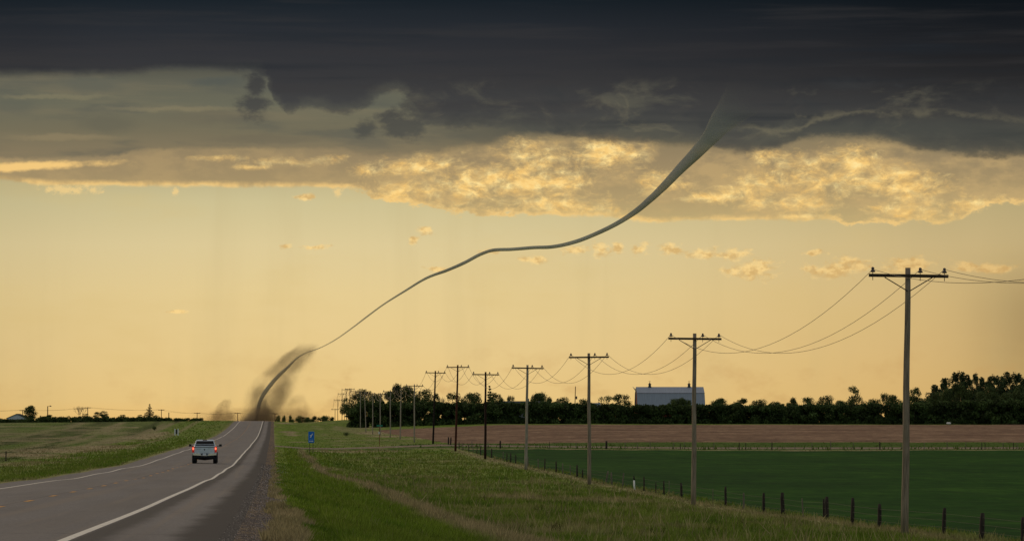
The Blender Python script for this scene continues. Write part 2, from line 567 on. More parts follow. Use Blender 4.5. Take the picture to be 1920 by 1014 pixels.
FAR = [(2100, 7.5), (3000, 9), (6000, 12), (14000, 20)]
ROADP = [(-60, 1.45), (0, 1.5), (30, 1.6), (59, 1.79), (71, 1.9), (86, 2.04), (104, 2.2), (126, 2.36), (157, 2.62), (195, 2.87), (260, 3.22), (323, 3.48), (395, 3.46),
         (440, 3.45), (560, 3.42), (700, 3.28), (830, 3.05), (900, 2.65), (970, 2.2), (1065, 1.5), (1180, .35), (1270, -.2), (1330, -.25), (1420, .5), (1650, 4.5)] + FAR


def off(vals):
    """road profile plus an offset given as (t, dh) pairs"""
    vt = [a for a, _ in vals]
    vo = [b for _, b in vals]
    return [(t, h + float(np.interp(t, vt, vo))) for t, h in ROADP]


COLS = [
    (-700, [(-60, 3.4), (400, 3.8), (800, 3.0), (1150, 1.4), (1250, 1.1), (1400, 2.2), (1700, 4.5)] + FAR),
    (-150, [(-60, 3.3), (150, 3.6), (300, 3.9), (520, 3.95), (800, 3.1), (1100, 1.5), (1200, .95), (1280, .8), (1400, 1.8), (1700, 4.5)] + FAR),
    (-60, [(-60, 3.2), (150, 3.7), (300, 4.1), (520, 4.0), (800, 3.2), (1000, 2.05), (1100, 1.2), (1200, .6), (1290, .2), (1400, 1.3), (1700, 4.5)] + FAR),
    (-30, off([(0, 1.2), (200, 1.1), (600, .7), (900, .4), (1150, .2), (1250, .1), (1700, 0)])),
    (-14, off([(0, 1.2), (200, 1.1), (600, .9), (900, .6), (1150, -.1), (1700, 0)])),
    (-6.6, off([(0, .1), (900, .1), (1150, -.25), (1300, -.1), (1700, .1)])),
    (-5.4, off([(0, .05), (1700, .05)])),
    (0, off([(0, 0), (1700, 0)])),
    (5.6, off([(0, .07), (1700, .07)])),
    (7.4, off([(0, .18), (1700, .18)])),
    (11.5, off([(0, 1.25), (300, 1.05), (450, .75), (545, .65), (560, .55), (566, .30), (582, -.12), (600, .10), (800, .35), (1100, .3), (1700, .3)])),
    (16, off([(0, 1.75), (150, 1.7), (300, 1.3), (450, 1.0), (545, .85), (558, .75), (566, .30), (582, -.12), (600, .10), (800, .40), (1100, .55), (1250, .75), (1700, .3)])),
    (31.5, [(-60, 3.6), (60, 4.0), (153, 4.46), (230, 4.95), (304, 4.9), (380, 4.71), (455, 4.49), (530, 4.0), (560, 3.85), (566, 3.55), (582, 3.42), (606, 3.5), (681, 3.65),
            (757, 3.4), (832, 3.35), (908, 3.35), (983, 3.2), (1059, 2.9), (1134, 2.0), (1210, .9), (1285, -.25), (1361, -.6), (1436, 0.3), (1512, 2.2), (1588, 4.2), (1700, 5.5)] + FAR),
    (70, [(-60, 4.0), (60, 4.3), (153, 4.9), (230, 5.2), (304, 5.1), (380, 4.95), (455, 4.75), (530, 4.4), (563, 4.05), (568, 3.95), (582, 3.85), (600, 3.35), (620, 3.0), (700, 2.7),
          (800, 2.25), (900, 1.8), (1000, 1.3), (1080, .9), (1150, .6), (1250, .4), (1400, 1.0), (1700, 4.5)] + FAR),
    (700, [(-60, 4.2), (60, 4.5), (153, 5.0), (230, 5.2), (304, 5.1), (380, 4.95), (455, 4.75), (530, 4.4), (563, 4.05), (568, 3.95), (582, 3.85), (600, 3.3), (620, 2.9), (700, 2.6),
           (800, 2.15), (900, 1.75), (1000, 1.3), (1080, .95), (1150, .7), (1250, .5), (1400, 1.0), (1700, 4.5)] + FAR),
]
COLS = [(-9000, COLS[0][1])] + COLS + [(9000, COLS[-1][1])]
CS = np.array([c[0] for c in COLS], float)


def vnoise(x, y, seed=0):
    xi = np.floor(x).astype(np.int64)
    yi = np.floor(y).astype(np.int64)
    xf, yf = x - xi, y - yi
    xf, yf = xf * xf * (3 - 2 * xf), yf * yf * (3 - 2 * yf)

    def hsh(a, b):
        n = (a * 374761393 + b * 668265263 + seed * 982451653) & 0xffffffff
        n = ((n ^ (n >> 13)) * 1274126177) & 0xffffffff
        return ((n ^ (n >> 16)) & 0xffff) / 65535.0
    return (hsh(xi, yi) * (1 - xf) + hsh(xi + 1, yi) * xf) * (1 - yf) + (hsh(xi, yi + 1) * (1 - xf) + hsh(xi + 1, yi + 1) * xf) * yf


def fbm(x, y, seed=0, octv=4):
    a, s, tot = 1.0, 0.0, 0.0
    for o in range(octv):
        s = s + a * vnoise(x * 2 ** o, y * 2 ** o, seed + o * 7)
        tot += a
        a *= .55
    return s / tot


def Zst(s, t):
    s = np.atleast_1d(np.asarray(s, float))
    t = np.atleast_1d(np.asarray(t, float))
    s, t = np.broadcast_arrays(s, t)
    vals = np.stack([pchip([p[0] for p in c[1]], [p[1] for p in c[1]], t) for c in COLS])
    i = np.clip(np.searchsorted(CS, s, side='right') - 1, 0, len(CS) - 2)
    u = np.clip((s - CS[i]) / (CS[i + 1] - CS[i]), 0, 1)
    ix = tuple(np.indices(s.shape))
    h = vals[(i, *ix)] * (1 - u) + vals[(i + 1, *ix)] * u
    rough = np.clip((np.abs(s - .1) - 7.5) / 6, 0, 1)
    rough = rough * np.where((t > 560) & (t < 590) & (s > 0), .15, 1.0)
    h = h + rough * ((fbm(s / 9, t / 14, 3) - .5) * .30 + (fbm(s / 2.3, t / 4, 5) - .5) * .12)
    w1 = np.clip(1.6 - np.abs(s) / 14, 0, 1) * np.clip((t - 90) / 100, 0, 1) * np.clip((1100 - t) / 200, 0, 1)
    h = h + w1 * (fbm(t / 42, t * 0 + .5, 13, 2) - .5) * .17
    return EYE - h


def Z(X, Y):
    s, t = to_st(X, Y)
    return float(Zst(s, t)[0])


def at(px, d):
    """ground point under picture column px at distance d"""
    X = (px - 960) / F * d
    return Vector((X, d, Z(X, d)))


def up(py, d):
    return EYE + (HOR - py) / F * d


def hit(px, py):
    """where the sight line of a photo pixel meets the terrain: (s, t)"""
    ds = np.geomspace(50, 1300, 1600)
    X = (px - 960) / F * ds
    s, t = to_st(X, ds)
    g = Zst(s, t)
    ray = EYE + (HOR - py) / F * ds
    k = np.argmax(ray < g) if (ray < g).any() else len(ds) - 1
    return float(s[k]), float(t[k])


ROAD_L, ROAD_R, GRAV_R = -5.3, 6.25, 7.1
FENCE_S = 33.4
CROP_T1 = 556.0
SIDE_T0, SIDE_T1 = 566.0, 582.0
PLOW_S0, PLOW_T0, PLOW_T1 = 36.0, 606.0, 1085.0

GREEN1, GREEN2, GREEN3 = np.array([.120, .178, .022]), np.array([.152, .184, .038]), np.array([.066, .116, .016])
TAN, TAN2 = np.array([.330, .262, .150]), np.array([.235, .195, .100])

# dry-grass patches, given where they lie on the land (centre s, t; half sizes; strength)
PATCH = []


def patch(px, py, rx_m, rt_m, k=1.0):
    s, t = hit(px, py)
    PATCH.append((s, t, rx_m, rt_m, k))


for q in [(40, 853, 7, 30, .9), (110, 845, 8, 40, .9), (190, 838, 7, 45, .9), (100, 858, 4, 14, .8), (20, 872, 3, 12, .6), (60, 868, 4, 14, .6),
          (283, 817, 4, 60, .9), (265, 821, 5, 40, .9), (300, 812, 3, 50, .8), (120, 822, 9, 30, .6), (60, 826, 9, 30, .5), (200, 812, 9, 40, .5), (150, 806, 12, 40, .45),
          (225, 826, 7, 20, .45), (30, 812, 12, 30, .4), (1130, 938, 4, 9, .7), (960, 935, 2.5, 6, .8), (1040, 925, 3, 6, .4),
          (700, 893, 2.5, 7, .7), (745, 905, 2.0, 5, .5), (620, 880, 1.6, 10, .6), (900, 985, 2.2, 5, .7), (1250, 990, 3, 4, .5), (970, 955, 2, 4, .4),
          (640, 846, 6, 12, .8), (700, 846, 6, 9, .7), (790, 895, 3, 8, .6), (850, 915, 3, 8, .5), (1000, 1000, 3, 4, .6), (1160, 975, 3, 4, .4), (1010, 905, 3, 10, .5),
          (542, 810, 2.2, 40, .95), (548, 815, 2.0, 25, .9), (560, 828, 2.2, 12, .8), (536, 793, 3.5, 25, .9), (700, 812, 7, 70, .85), (735, 818, 6, 40, .9), (780, 822, 5, 25, .7),
          (655, 806, 5, 60, .4), (690, 801, 5, 30, .5), (1480, 985, 3, 4, .5), (1420, 975, 3, 5, .5), (1550, 1000, 3, 4, .6), (1350, 962, 3, 5, .4)]:
    patch(*q)


def cover(s, t):
    """albedo of the grassland at (s, t)"""
    n1 = fbm(s / 3.2, t / 26, 21, 5)
    n2 = fbm(s / 1.3, t / 8, 31, 4)
    n3 = fbm(s / 14, t / 60, 41, 4)
    m = np.zeros_like(s)
    wob = (fbm(s / 2 + 9, t / 9, 51, 4) - .5)
    # dry line in the ditch beside the road
    c = np.interp(t, [60, 130, 150, 204, 267, 324, 478, 560], [14.6, 14.5, 13.9, 13.9, 13.2, 11.2, 10.8, 10.8])
    wd = np.interp(t, [60, 150, 204, 320, 480], [1.6, 1.0, .9, .7, .55])
    m = np.maximum(m, np.where(t < 552, np.clip(1.35 - np.abs(s - c - wob * 1.6) / wd, 0, 1) * .95, 0))
    # dead fringe of the shoulder
    w0 = np.interp(t, [40, 100, 125, 150, 1200], [7.55, 7.5, 7.3, 7.1, 7.1])
    m = np.maximum(m, np.where((s > 6) & (s < w0 + wob * 1.5), .95, 0))
    m = np.maximum(m, np.where((s < -5) & (s > -5.9 + wob * .6), .5, 0))
    # along the pole and fence line
    m = np.maximum(m, np.clip(1 - np.abs(s - 32.4 - wob * 2) / 1.5, 0, 1) * .85 * (t < 560))
    m = np.maximum(m, np.clip((n1 - .57) * 4.0, 0, .5) * (s > 16) * (s < 33))
    m = np.maximum(m, np.clip((n2 - .60) * 4.0, 0, .45) * (s > 14) * np.clip(1.6 - t / 350, .15, 1))
    # verge strips beside the side road
    m = np.maximum(m, np.where((t > CROP_T1 - 1) & (t < CROP_T1 + 5) & (s > 26), .8 + wob, 0))
    # left field: mown streaks running away at a slant, and the dry line near the hedge
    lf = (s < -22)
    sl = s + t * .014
    streak = .6 * fbm(sl / 4.5, t / 260, 61, 4) + .4 * fbm(sl / 1.6, t / 120, 63, 3)
    m = np.maximum(m, np.where(lf, np.clip((streak - .50) * 4.5, 0, .62) * np.clip((t - 330) / 200, 0, 1), 0))
    m = np.maximum(m, np.where(s < -30, np.clip(1.2 - np.abs(t - 1085 - (s + 60) * -.15) / 12, 0, 1) * .85, 0))
    m = np.maximum(m, np.where(lf, 0, np.clip(1 - np.abs(s + 16.5 + wob) / 1.0, 0, 1) * .8 * (t > 640)))
    for (ps, pt, rx, rt, k) in PATCH:
        d = np.sqrt(((s - ps) / rx) ** 2 + ((t - pt) / rt) ** 2) + wob * .9
        m = np.maximum(m, np.clip((1.05 - d) * 2.2, 0, 1) * k)
    m = np.clip(m, 0, 1)[..., None]
    g = GREEN1 + (GREEN2 - GREEN1) * np.clip((n3 - .35) * 3, 0, 1)[..., None]
    g = g + (GREEN3 - g) * np.clip((.50 - n2) * 3.0, 0, .9)[..., None]
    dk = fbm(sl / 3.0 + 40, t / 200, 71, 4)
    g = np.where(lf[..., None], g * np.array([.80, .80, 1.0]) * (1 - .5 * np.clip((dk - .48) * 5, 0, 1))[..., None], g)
    near = ((s > 7) & (s < 13))[..., None]
    g = np.where(near, g * np.array([1.0, 1.04, .80]) * (.78 + .5 * fbm(s / 1.1, t / 7, 83, 4))[..., None], g)
    emb = (((t > SIDE_T0 - 16) & (t < SIDE_T0) & (s > 9) & (s < 27)) | ((t > CROP_T1 + 5) & (t < PLOW_T0) & (s > 26)))[..., None]
    g = np.where(emb, GREEN3 * .9, g)
    tn = TAN2 + (TAN - TAN2) * np.clip(n2 * 1.6 - .3, 0, 1)[..., None]
    return g * (1 - m) + tn * m


def axis(parts):
    out = []
    for p in parts:
        out.extend(list(p))
    return np.array(sorted(set(np.round(out, 4))))


sx = axis([np.arange(-40, 60, .8), [-5.3, -5.4, -6.6, -3.6, 0, 3.6, 5.6, ROAD_R, GRAV_R, 7.4, FENCE_S, PLOW_S0, 11.5],
           60 * 1.035 ** np.arange(0, 66), -40 * 1.045 ** np.arange(0, 56), [2500, 4000, 9000, -2500, -4000, -9000, 800, 1200, -800, -1300, -600]])
sx = sx[np.abs(np.concatenate([[1], np.diff(sx)])) > .04]
for v in (-5.3, ROAD_R, GRAV_R, FENCE_S, PLOW_S0):
    k = np.argmin(np.abs(sx - v))
    sx[k] = v
ty = axis([np.arange(-60, 55, 6), 55 * 1.0072 ** np.arange(0, 455), [CROP_T1, SIDE_T0, SIDE_T1, PLOW_T0, PLOW_T1], [1500, 1600, 1700, 1900, 2100, 2600, 3400, 5000, 8000, 14000]])
for v in (CROP_T1, SIDE_T0, SIDE_T1, PLOW_T0, PLOW_T1):
    k = np.argmin(np.abs(ty - v))
    ty[k] = v
ty = ty[np.abs(np.concatenate([[1], np.diff(ty)])) > .05]
S, T = np.meshgrid(sx, ty, indexing='ij')
ZG = Zst(S.ravel(), T.ravel()).reshape(S.shape)
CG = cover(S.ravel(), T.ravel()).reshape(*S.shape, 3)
sc, tcn = (S[:-1, :-1] + S[1:, 1:]) / 2, (T[:-1, :-1] + T[1:, 1:]) / 2
REG = np.zeros(sc.shape, int)                                              # 0 ground
REG[(sc > SIDE_T0 * 0 + GRAV_R) & (tcn > SIDE_T0) & (tcn < SIDE_T1)] = 3   # side road
REG[(sc > FENCE_S) & (tcn < CROP_T1)] = 4                                  # crop field
REG[(sc > PLOW_S0) & (tcn > PLOW_T0) & (tcn < PLOW_T1)] = 5                # ploughed field
REG[(sc > ROAD_L) & (sc < ROAD_R)] = 1
REG[(sc > ROAD_R) & (sc < GRAV_R)] = 2

# ------------------------------------------------------------------ ground materials


def mat_ground():
    mt = material('meadow_soil', attr='cover', rough=1, spec=.05, var=.35, scale=1.2, stretch=(1, .4, 1), bump=.05, detail=8)
    return mt


def mat_asphalt():
    mt = bpy.data.materials.new('asphalt')
    mt.use_nodes = True
    T_ = NT(mt.node_tree)
    bs = T_.n['Principled BSDF']
    co = T_.new('ShaderNodeTexCoord').outputs['Object']
    s, t, _ = T_.sep(co)
    fine = T_.noise(co, 14, 6, .7)
    bign = T_.noise(T_.xyz(T_.mul(s, .5), T_.mul(t, .03)), 1.0, 5, .6)
    c = T_.mix(T_.ss(fine, .3, .7), lin((90, 86, 84)), lin((136, 130, 126)))
    c = T_.mix(T_.ss(bign, .35, .7, 0, .45), c, lin((88, 82, 78)))
    c = T_.mix(T_.ss(T_.noise(T_.xyz(T_.mul(s, 1.6), T_.mul(t, .012), 7), 1, 4, .6), .5, .68, 0, .5), c, lin((128, 116, 104)))
    # wheel tracks, slightly polished and paler
    wob = T_.mul(T_.sub(T_.noise(T_.xyz(0.0, T_.mul(t, .03)), 1, 3, .5), .5), .5)
    for cx in (-2.7, -.95, .95, 2.7):
        q = T_.ss(T_.m('ABSOLUTE', T_.sub(T_.sub(s, cx), wob)), .55, .1, 0, .25)
        c = T_.mix(q, c, lin((116, 108, 100)))
    # darker band along the outside of the right edge line, sealed seam, dark raw edge of the shoulder
    e = T_.mul(T_.sub(T_.noise(T_.xyz(T_.mul(s, .6), T_.mul(t, .16), 3.0), 1, 5, .65), .5), 1.0)
    q = T_.mul(T_.ss(s, 3.70, 3.80), T_.ss(T_.sub(s, T_.mul(e, .45)), 4.45, 4.05))
    c = T_.mix(T_.mul(q, .85), c, lin((62, 57, 53)))
    q = T_.ss(T_.sub(s, T_.mul(e, .9)), 5.05, 5.60)
    c = T_.mix(T_.mul(q, .95), c, lin((54, 49, 46)))
    # cross cracks and sealed joints
    jt = T_.m('FRACT', T_.mul(T_.add(t, T_.mul(T_.noise(T_.xyz(T_.mul(s, .8), T_.mul(t, .1), 9), 1, 3, .6), 3.0)), 1 / 27.0))
    c = T_.mix(T_.ss(T_.m('ABSOLUTE', T_.sub(jt, .5)), .006, .001, 0, .55), c, lin((52, 48, 45)))
    q = T_.ss(T_.m('ABSOLUTE', T_.sub(s, T_.add(-.18, T_.mul(e, .1)))), .05, .01, 0, .5)
    c = T_.mix(q, c, lin((60, 55, 50)))
    T_.put(bs.inputs['Base Color'], c)
    bs.inputs['Roughness'].default_value = .82
    bs.inputs['Specular IOR Level'].default_value = .25
    b = T_.new('ShaderNodeBump')
    b.inputs['Distance'].default_value = .01
    T_.put(b.inputs['Height'], fine)
    T_.l.new(b.outputs[0], bs.inputs['Normal'])
    return mt


def mat_gravel(name, c1, c2, c3, scale=11):
    mt = bpy.data.materials.new(name)
    mt.use_nodes = True
    T_ = NT(mt.node_tree)
    bs = T_.n['Principled BSDF']
    co = T_.new('ShaderNodeTexCoord').outputs['Object']
    vo = T_.new('ShaderNodeTexVoronoi')
    vo.inputs['Scale'].default_value = scale
    a_, b_, c_ = T_.sep(co)
    cs_ = T_.xyz(a_, T_.mul(b_, .14), c_)
    T_.put(vo.inputs['Vector'], cs_)
    big = T_.noise(T_.xyz(a_, T_.mul(b_, .25), c_), .9, 5, .65)
    fine = T_.noise(cs_, 9, 6, .7)
    r = T_.sep(vo.outputs['Color'])[0]
    c = T_.mix(T_.ss(r, .1, .75), lin(c1), lin(c2))
    c = T_.mix(T_.ss(r, .80, .95, 0, .8), c, lin(c3))
    c = T_.mix(T_.ss(T_.add(big, T_.mul(fine, .4)), .62, .80, 0, .8), c, lin((116, 98, 72)))
    T_.put(bs.inputs['Base Color'], c)
    bs.inputs['Roughness'].default_value = .95
    bs.inputs['Specular IOR Level'].default_value = .1
    b = T_.new('ShaderNodeBump')
    b.inputs['Distance'].default_value = .012
    T_.put(b.inputs['Height'], T_.add(vo.outputs['Distance'], fine))
    T_.l.new(b.outputs[0], bs.inputs['Normal'])
    return mt


def mat_field(name, stops, rows, su, sv, bump):
    mt = bpy.data.materials.new(name)
    mt.use_nodes = True
    T_ = NT(mt.node_tree)
    bs = T_.n['Principled BSDF']
    co = T_.new('ShaderNodeTexCoord').outputs['Object']
    s, t, _ = T_.sep(co)
    a = T_.noise(T_.xyz(T_.mul(s, su), T_.mul(t, sv)), 1, 7, .62)
    b_ = T_.noise(T_.xyz(T_.mul(s, su * .12), T_.mul(t, sv * .25), 5), 1, 5, .55)
    f = T_.noise(T_.xyz(T_.mul(s, 1.5), T_.mul(t, .35), 9), 1, 4, .7)
    x = T_.add(T_.add(T_.mul(a, .45), T_.mul(b_, .35)), T_.mul(f, .25))
    c = T_.ramp(x, stops, .30, .75)
    if rows:
        w = T_.m('SINE', T_.mul(T_.add(t, T_.mul(b_, 6)), 2 * math.pi / rows))
        c = T_.mix(T_.ss(w, -.2, 1, 0, .22), c, lin(stops[-1][1]))
    T_.put(bs.inputs['Base Color'], c)
    bs.inputs['Roughness'].default_value = 1
    bs.inputs['Specular IOR Level'].default_value = .05
    b = T_.new('ShaderNodeBump')
    b.inputs['Distance'].default_value = bump
    T_.put(b.inputs['Height'], f)
    T_.l.new(b.outputs[0], bs.inputs['Normal'])
    return mt


MATG = [mat_ground(), mat_asphalt(), mat_gravel('shoulder_gravel', (58, 52, 50), (92, 80, 74), (140, 122, 106)),
        mat_gravel('side_road_gravel', (110, 98, 88), (138, 122, 110), (160, 144, 128), 6),
        mat_field('young_crop', [(.36, (8, 42, 6)), (.46, (17, 57, 8)), (.55, (28, 68, 11)), (.64, (46, 84, 19))], 0, .30, .12, .06),
        mat_field('ploughed_soil', [(.30, (70, 52, 42)), (.44, (96, 74, 60)), (.54, (126, 100, 80)), (.68, (172, 144, 114))], 0, .45, .14, .15)]
NAMES = ['ground', 'road', 'gravel_shoulder', 'side_road', 'crop_field', 'ploughed_field']
VID = np.arange(S.size).reshape(S.shape)
P3 = np.column_stack([S.ravel(), T.ravel(), ZG.ravel()])
C3 = CG.reshape(-1, 3)
for r, nm in enumerate(NAMES):
    i, j = np.nonzero(REG == r)
    fc = np.column_stack([VID[i, j], VID[i + 1, j], VID[i + 1, j + 1], VID[i, j + 1]])
    used, inv = np.unique(fc, return_inverse=True)
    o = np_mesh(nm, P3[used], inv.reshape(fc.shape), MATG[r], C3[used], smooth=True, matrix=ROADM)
    tag(o, kind='structure')

# ------------------------------------------------------------------ painted road markings


def strip(name, s0, s1, t0, t1, mat, breaks=None, wob=0.0):
    v, f = [], []
    segs = breaks or [(t0, t1)]
    for (a, b) in segs:
        ts = [a] + [x for x in ty if a < x < b] + [b]
        ts = sorted(set(ts + list(np.arange(a, b, 4.0)))) if b < 400 else ts
        z0 = np.interp(ts, ty, ZG[np.argmin(np.abs(sx - (s0 + s1) / 2)), :])
        base = len(v)
        sxm0 = [Zline(s0, ts), Zline(s1, ts)]
        for k, tt in enumerate(ts):
            v.append((s0, tt, sxm0[0][k] + .006))
            v.append((s1, tt, sxm0[1][k] + .006))
        for k in range(len(ts) - 1):
            q = base + 2 * k
            f.append((q, q + 1, q + 3, q + 2))
    o = np_mesh(name, np.array(v), np.array(f), mat, matrix=ROADM)
    return tag(o, kind='structure')


def Zline(s, ts):
    """height of the terrain mesh itself (bilinear on its grid) along a line"""
    i = np.clip(np.searchsorted(sx, s) - 1, 0, len(sx) - 2)
    u = (s - sx[i]) / (sx[i + 1] - sx[i])
    a = np.interp(ts, ty, ZG[i, :])
    b = np.interp(ts, ty, ZG[i + 1, :])
    return a * (1 - u) + b * u


def mat_paint(name, c, wear, worn):
    mt = bpy.data.materials.new(name)
    mt.use_nodes = True
    T_ = NT(mt.node_tree)
    bs = T_.n['Principled BSDF']
    co = T_.new('ShaderNodeTexCoord').outputs['Object']
    n = T_.noise(co, 4, 8, .7)
    T_.put(bs.inputs['Base Color'], T_.mix(T_.ss(n, wear - .08, wear + .08), lin(c), lin(worn)))
    bs.inputs['Roughness'].default_value = .7
    return mt


white_paint = mat_paint('white_road_paint', (222, 214, 200), .60, (150, 142, 130))
yellow_paint = mat_paint('yellow_road_paint', (206, 146, 52), .56, (140, 112, 72))
strip('edge_line', 3.55, 3.72, -40, 1290, white_paint)
strip('edge_line', -3.72, -3.57, -40, 1290, white_paint)
strip('centre_line', -.09, .07, 0, 0, yellow_paint, breaks=[(a, a + 3.0) for a in np.arange(-25, 1250, 12.2)])

# ------------------------------------------------------------------ grass (one mass of blades)
grass_mat = material('grass_blades', attr='cover', rough=1, spec=.03, var=.25, scale=.6, trans=.35)


def make_grass():
    out = []
    n = 840000
    u = RNG.uniform(1 / 1230, 1 / 46, n)
    d = 1 / u
    ang = RNG.uniform(-.175, .175, n)
    X = ang * d
    s, t = to_st(X, d)
    keep = ((s > 6.7) & (s < FENCE_S + .8) & (t < SIDE_T0 - .5)) | ((s < -5.35)) | ((s > FENCE_S) & (t > CROP_T1 - 1) & (t < SIDE_T0 - .5)) | \
           ((s > 7.2) & (t > SIDE_T1 + .5) & ((t < PLOW_T0) | (s < PLOW_S0) | (t > PLOW_T1)))
    rg = np.interp(t, [40, 80, 110, 150, 1200], [7.1, 7.05, 6.95, 6.85, 6.8])
    nz = fbm(s / .9, t / 3.5, 77, 3)
    keep &= ~((s > 0) & (s < rg + (nz - .5) * 2.2))
    keep &= ~((s < 0) & (s > -5.5 - (nz - .3) * .9))
    s, t, d = s[keep], t[keep], d[keep]
    c = cover(s, t)
    tanm = c[:, 0] / (c[:, 1] + 1e-6)
    n = len(s)
    isT = tanm > 1.15
    h = np.where(isT, RNG.uniform(.22, .50, n), RNG.uniform(.14, .36, n)) * (.7 + .6 * fbm(s / 1.3, t / 1.3, 91, 3))
    h *= np.where((s < 8.2) & (s > 0), .45, 1.0)
    h *= np.where((s > -7) & (s < 0), .6, 1.0)
    h *= np.where(s < -20, np.interp(d, [150, 350, 700], [1, .5, .3]), 1.0)
    h *= np.where((s > 0) & (d > 590), .35, 1.0)
    h *= np.where((s > 7) & (s < 28) & (t > 545) & (t < SIDE_T0), .25, 1.0)
    h *= np.where((s > 28) & (t > 545) & (t < CROP_T1 + 5), .5, 1.0)
    h *= np.where((s > 34) & (t > CROP_T1 + 5) & (t < SIDE_T0), 1.9, 1.0)
    w = np.maximum(.012, d * .00017) * RNG.uniform(.6, 1.4, n)
    h *= 1 - .45 * np.clip(1 - np.abs(s - 32.0) / 2.5, 0, 1)
    tall = (RNG.random(n) < .012) & (s > 13.5) & (s < 31) & (d < 330)
    h = np.where(tall, RNG.uniform(.55, .85, n), h)
    weed = np.zeros(n, bool)
    for (wx_, wy_) in [(1160, 982), (1470, 990), (1385, 985), (1010, 960), (905, 940), (1120, 905), (760, 985), (830, 920), (1230, 1003), (690, 925), (1330, 1000), (1040, 995), (960, 1005)]:
        s1, t1 = hit(wx_, wy_)
        weed |= ((s - s1) / .28) ** 2 + ((t - t1) / .8) ** 2 < 1
    h = np.where(weed, h * 1.5, h)
    c[weed] *= .45
    c[tall] = c[tall] * .4 + TAN * .5
    z = Zst(s, t) - .03
    a = RNG.uniform(-.7, .7, n)
    lx = RNG.normal(.04, .35, n) * h
    ly = RNG.normal(0, .25, n) * h
    v = np.empty((n, 3, 3))
    v[:, 0] = np.column_stack([s - w * np.cos(a), t - w * np.sin(a), z])
    v[:, 1] = np.column_stack([s + w * np.cos(a), t + w * np.sin(a), z])
    v[:, 2] = np.column_stack([s + lx, t + ly, z + h])
    va = np.interp(d, [60, 140, 350, 700], [.42, .34, .18, .10])
    br = (1 + RNG.uniform(-1, 1, n) * va)[:, None]
    c = c * br
    seed = RNG.random(n) < .05
    c[seed & ~isT] = c[seed & ~isT] * .5 + TAN * .45
    cc = np.repeat(c, 3, axis=0)
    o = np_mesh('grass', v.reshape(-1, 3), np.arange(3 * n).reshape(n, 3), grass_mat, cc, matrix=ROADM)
    tag(o, 'green verge and meadow grass with dry tan patches on both sides of the road', 'grass', kind='stuff')
    return n


make_grass()


def make_stones():
    n = 15000
    d = 1 / RNG.uniform(1 / 330, 1 / 50, n)
    s = 6.0 + np.abs(RNG.normal(.75, .42, n))
    t = d
    k = (s < 7.9) & (s > 5.9)
    s, t = s[k], t[k]
    n = len(s)
    z = Zst(s, t)
    r = np.maximum(.010, t * .00013) * RNG.uniform(.6, 1.8, n)
    th = RNG.uniform(0, 6.28, n)
    v = np.empty((n, 5, 3))
    for k_ in range(4):
        a = th + k_ * math.pi / 2
        q = RNG.uniform(.7, 1.2, n)
        v[:, k_] = np.column_stack([s + r * q * np.cos(a), t + r * q * np.sin(a), z - .004])
    v[:, 4] = np.column_stack([s + RNG.normal(0, .25, n) * r, t + RNG.normal(0, .25, n) * r, z + r * RNG.uniform(.5, 1.1, n)])
    b = np.arange(n)[:, None] * 5
    f = np.concatenate([b + np.array([[0, 1, 4]]), b + np.array([[1, 2, 4]]), b + np.array([[2, 3, 4]]), b + np.array([[3, 0, 4]])])
    g = RNG.choice([.05, .09, .14, .22, .34], n, p=[.25, .3, .25, .15, .05])
    c = np.column_stack([g * 1.05, g * .92, g * .84])
    o = np_mesh('gravel', v.reshape(-1, 3), f, material('loose_stone', attr='cover', var=.2, scale=20), np.repeat(c, 5, axis=0), matrix=ROADM)
    tag(o, 'loose dark and pale stones scattered along the right shoulder', 'gravel', kind='stuff')


make_stones()

# ------------------------------------------------------------------ object materials
wood_grey = material('weathered_wood', lin((132, 116, 98)), var=.35, scale=2.5, stretch=(6, 6, .5), bump=.01)
wood_pale = material('pale_weathered_wood', lin((150, 138, 120)), var=.3, scale=2.5, stretch=(6, 6, .5), bump=.01)
wood_dark = material('creosoted_dark_brown_wood', lin((44, 27, 20)), var=.4, scale=2.5, stretch=(6, 6, .5), bump=.01)
wood_brown = material('creosoted_brown_wood', lin((70, 36, 24)), var=.4, scale=2.5, stretch=(6, 6, .5), bump=.01)
wood_black = material('tarred_dark_wood', lin((34, 24, 20)), var=.4, scale=2.5, stretch=(6, 6, .5), bump=.01)
wood_arm = material('dark_crossarm_wood', lin((66, 54, 44)), var=.3, scale=4, stretch=(1, 6, 6))
porcelain = material('brown_porcelain', lin((70, 56, 52)), rough=.3, spec=.5, var=.1)
steel_dark = material('dark_steel', lin((60, 58, 56)), rough=.6, spec=.4, metal=.5, var=.2)
wire_mat = material('oxidised_copper_wire', lin((92, 74, 48)), rough=.6, spec=.3, var=.1)
bark = material('bark', lin((60, 50, 42)), var=.4, scale=6, stretch=(3, 3, .6))
bark_pale = material('pale_bark', lin((120, 104, 84)), var=.3, scale=6, stretch=(3, 3, .6))
leaf_mat = material('leaves', attr='cover', rough=.8, spec=.15, var=.25, scale=.5, trans=.22)

# ------------------------------------------------------------------ utility poles
INS = (-1.42, .46, 1.42)
ARM_DZ = .32


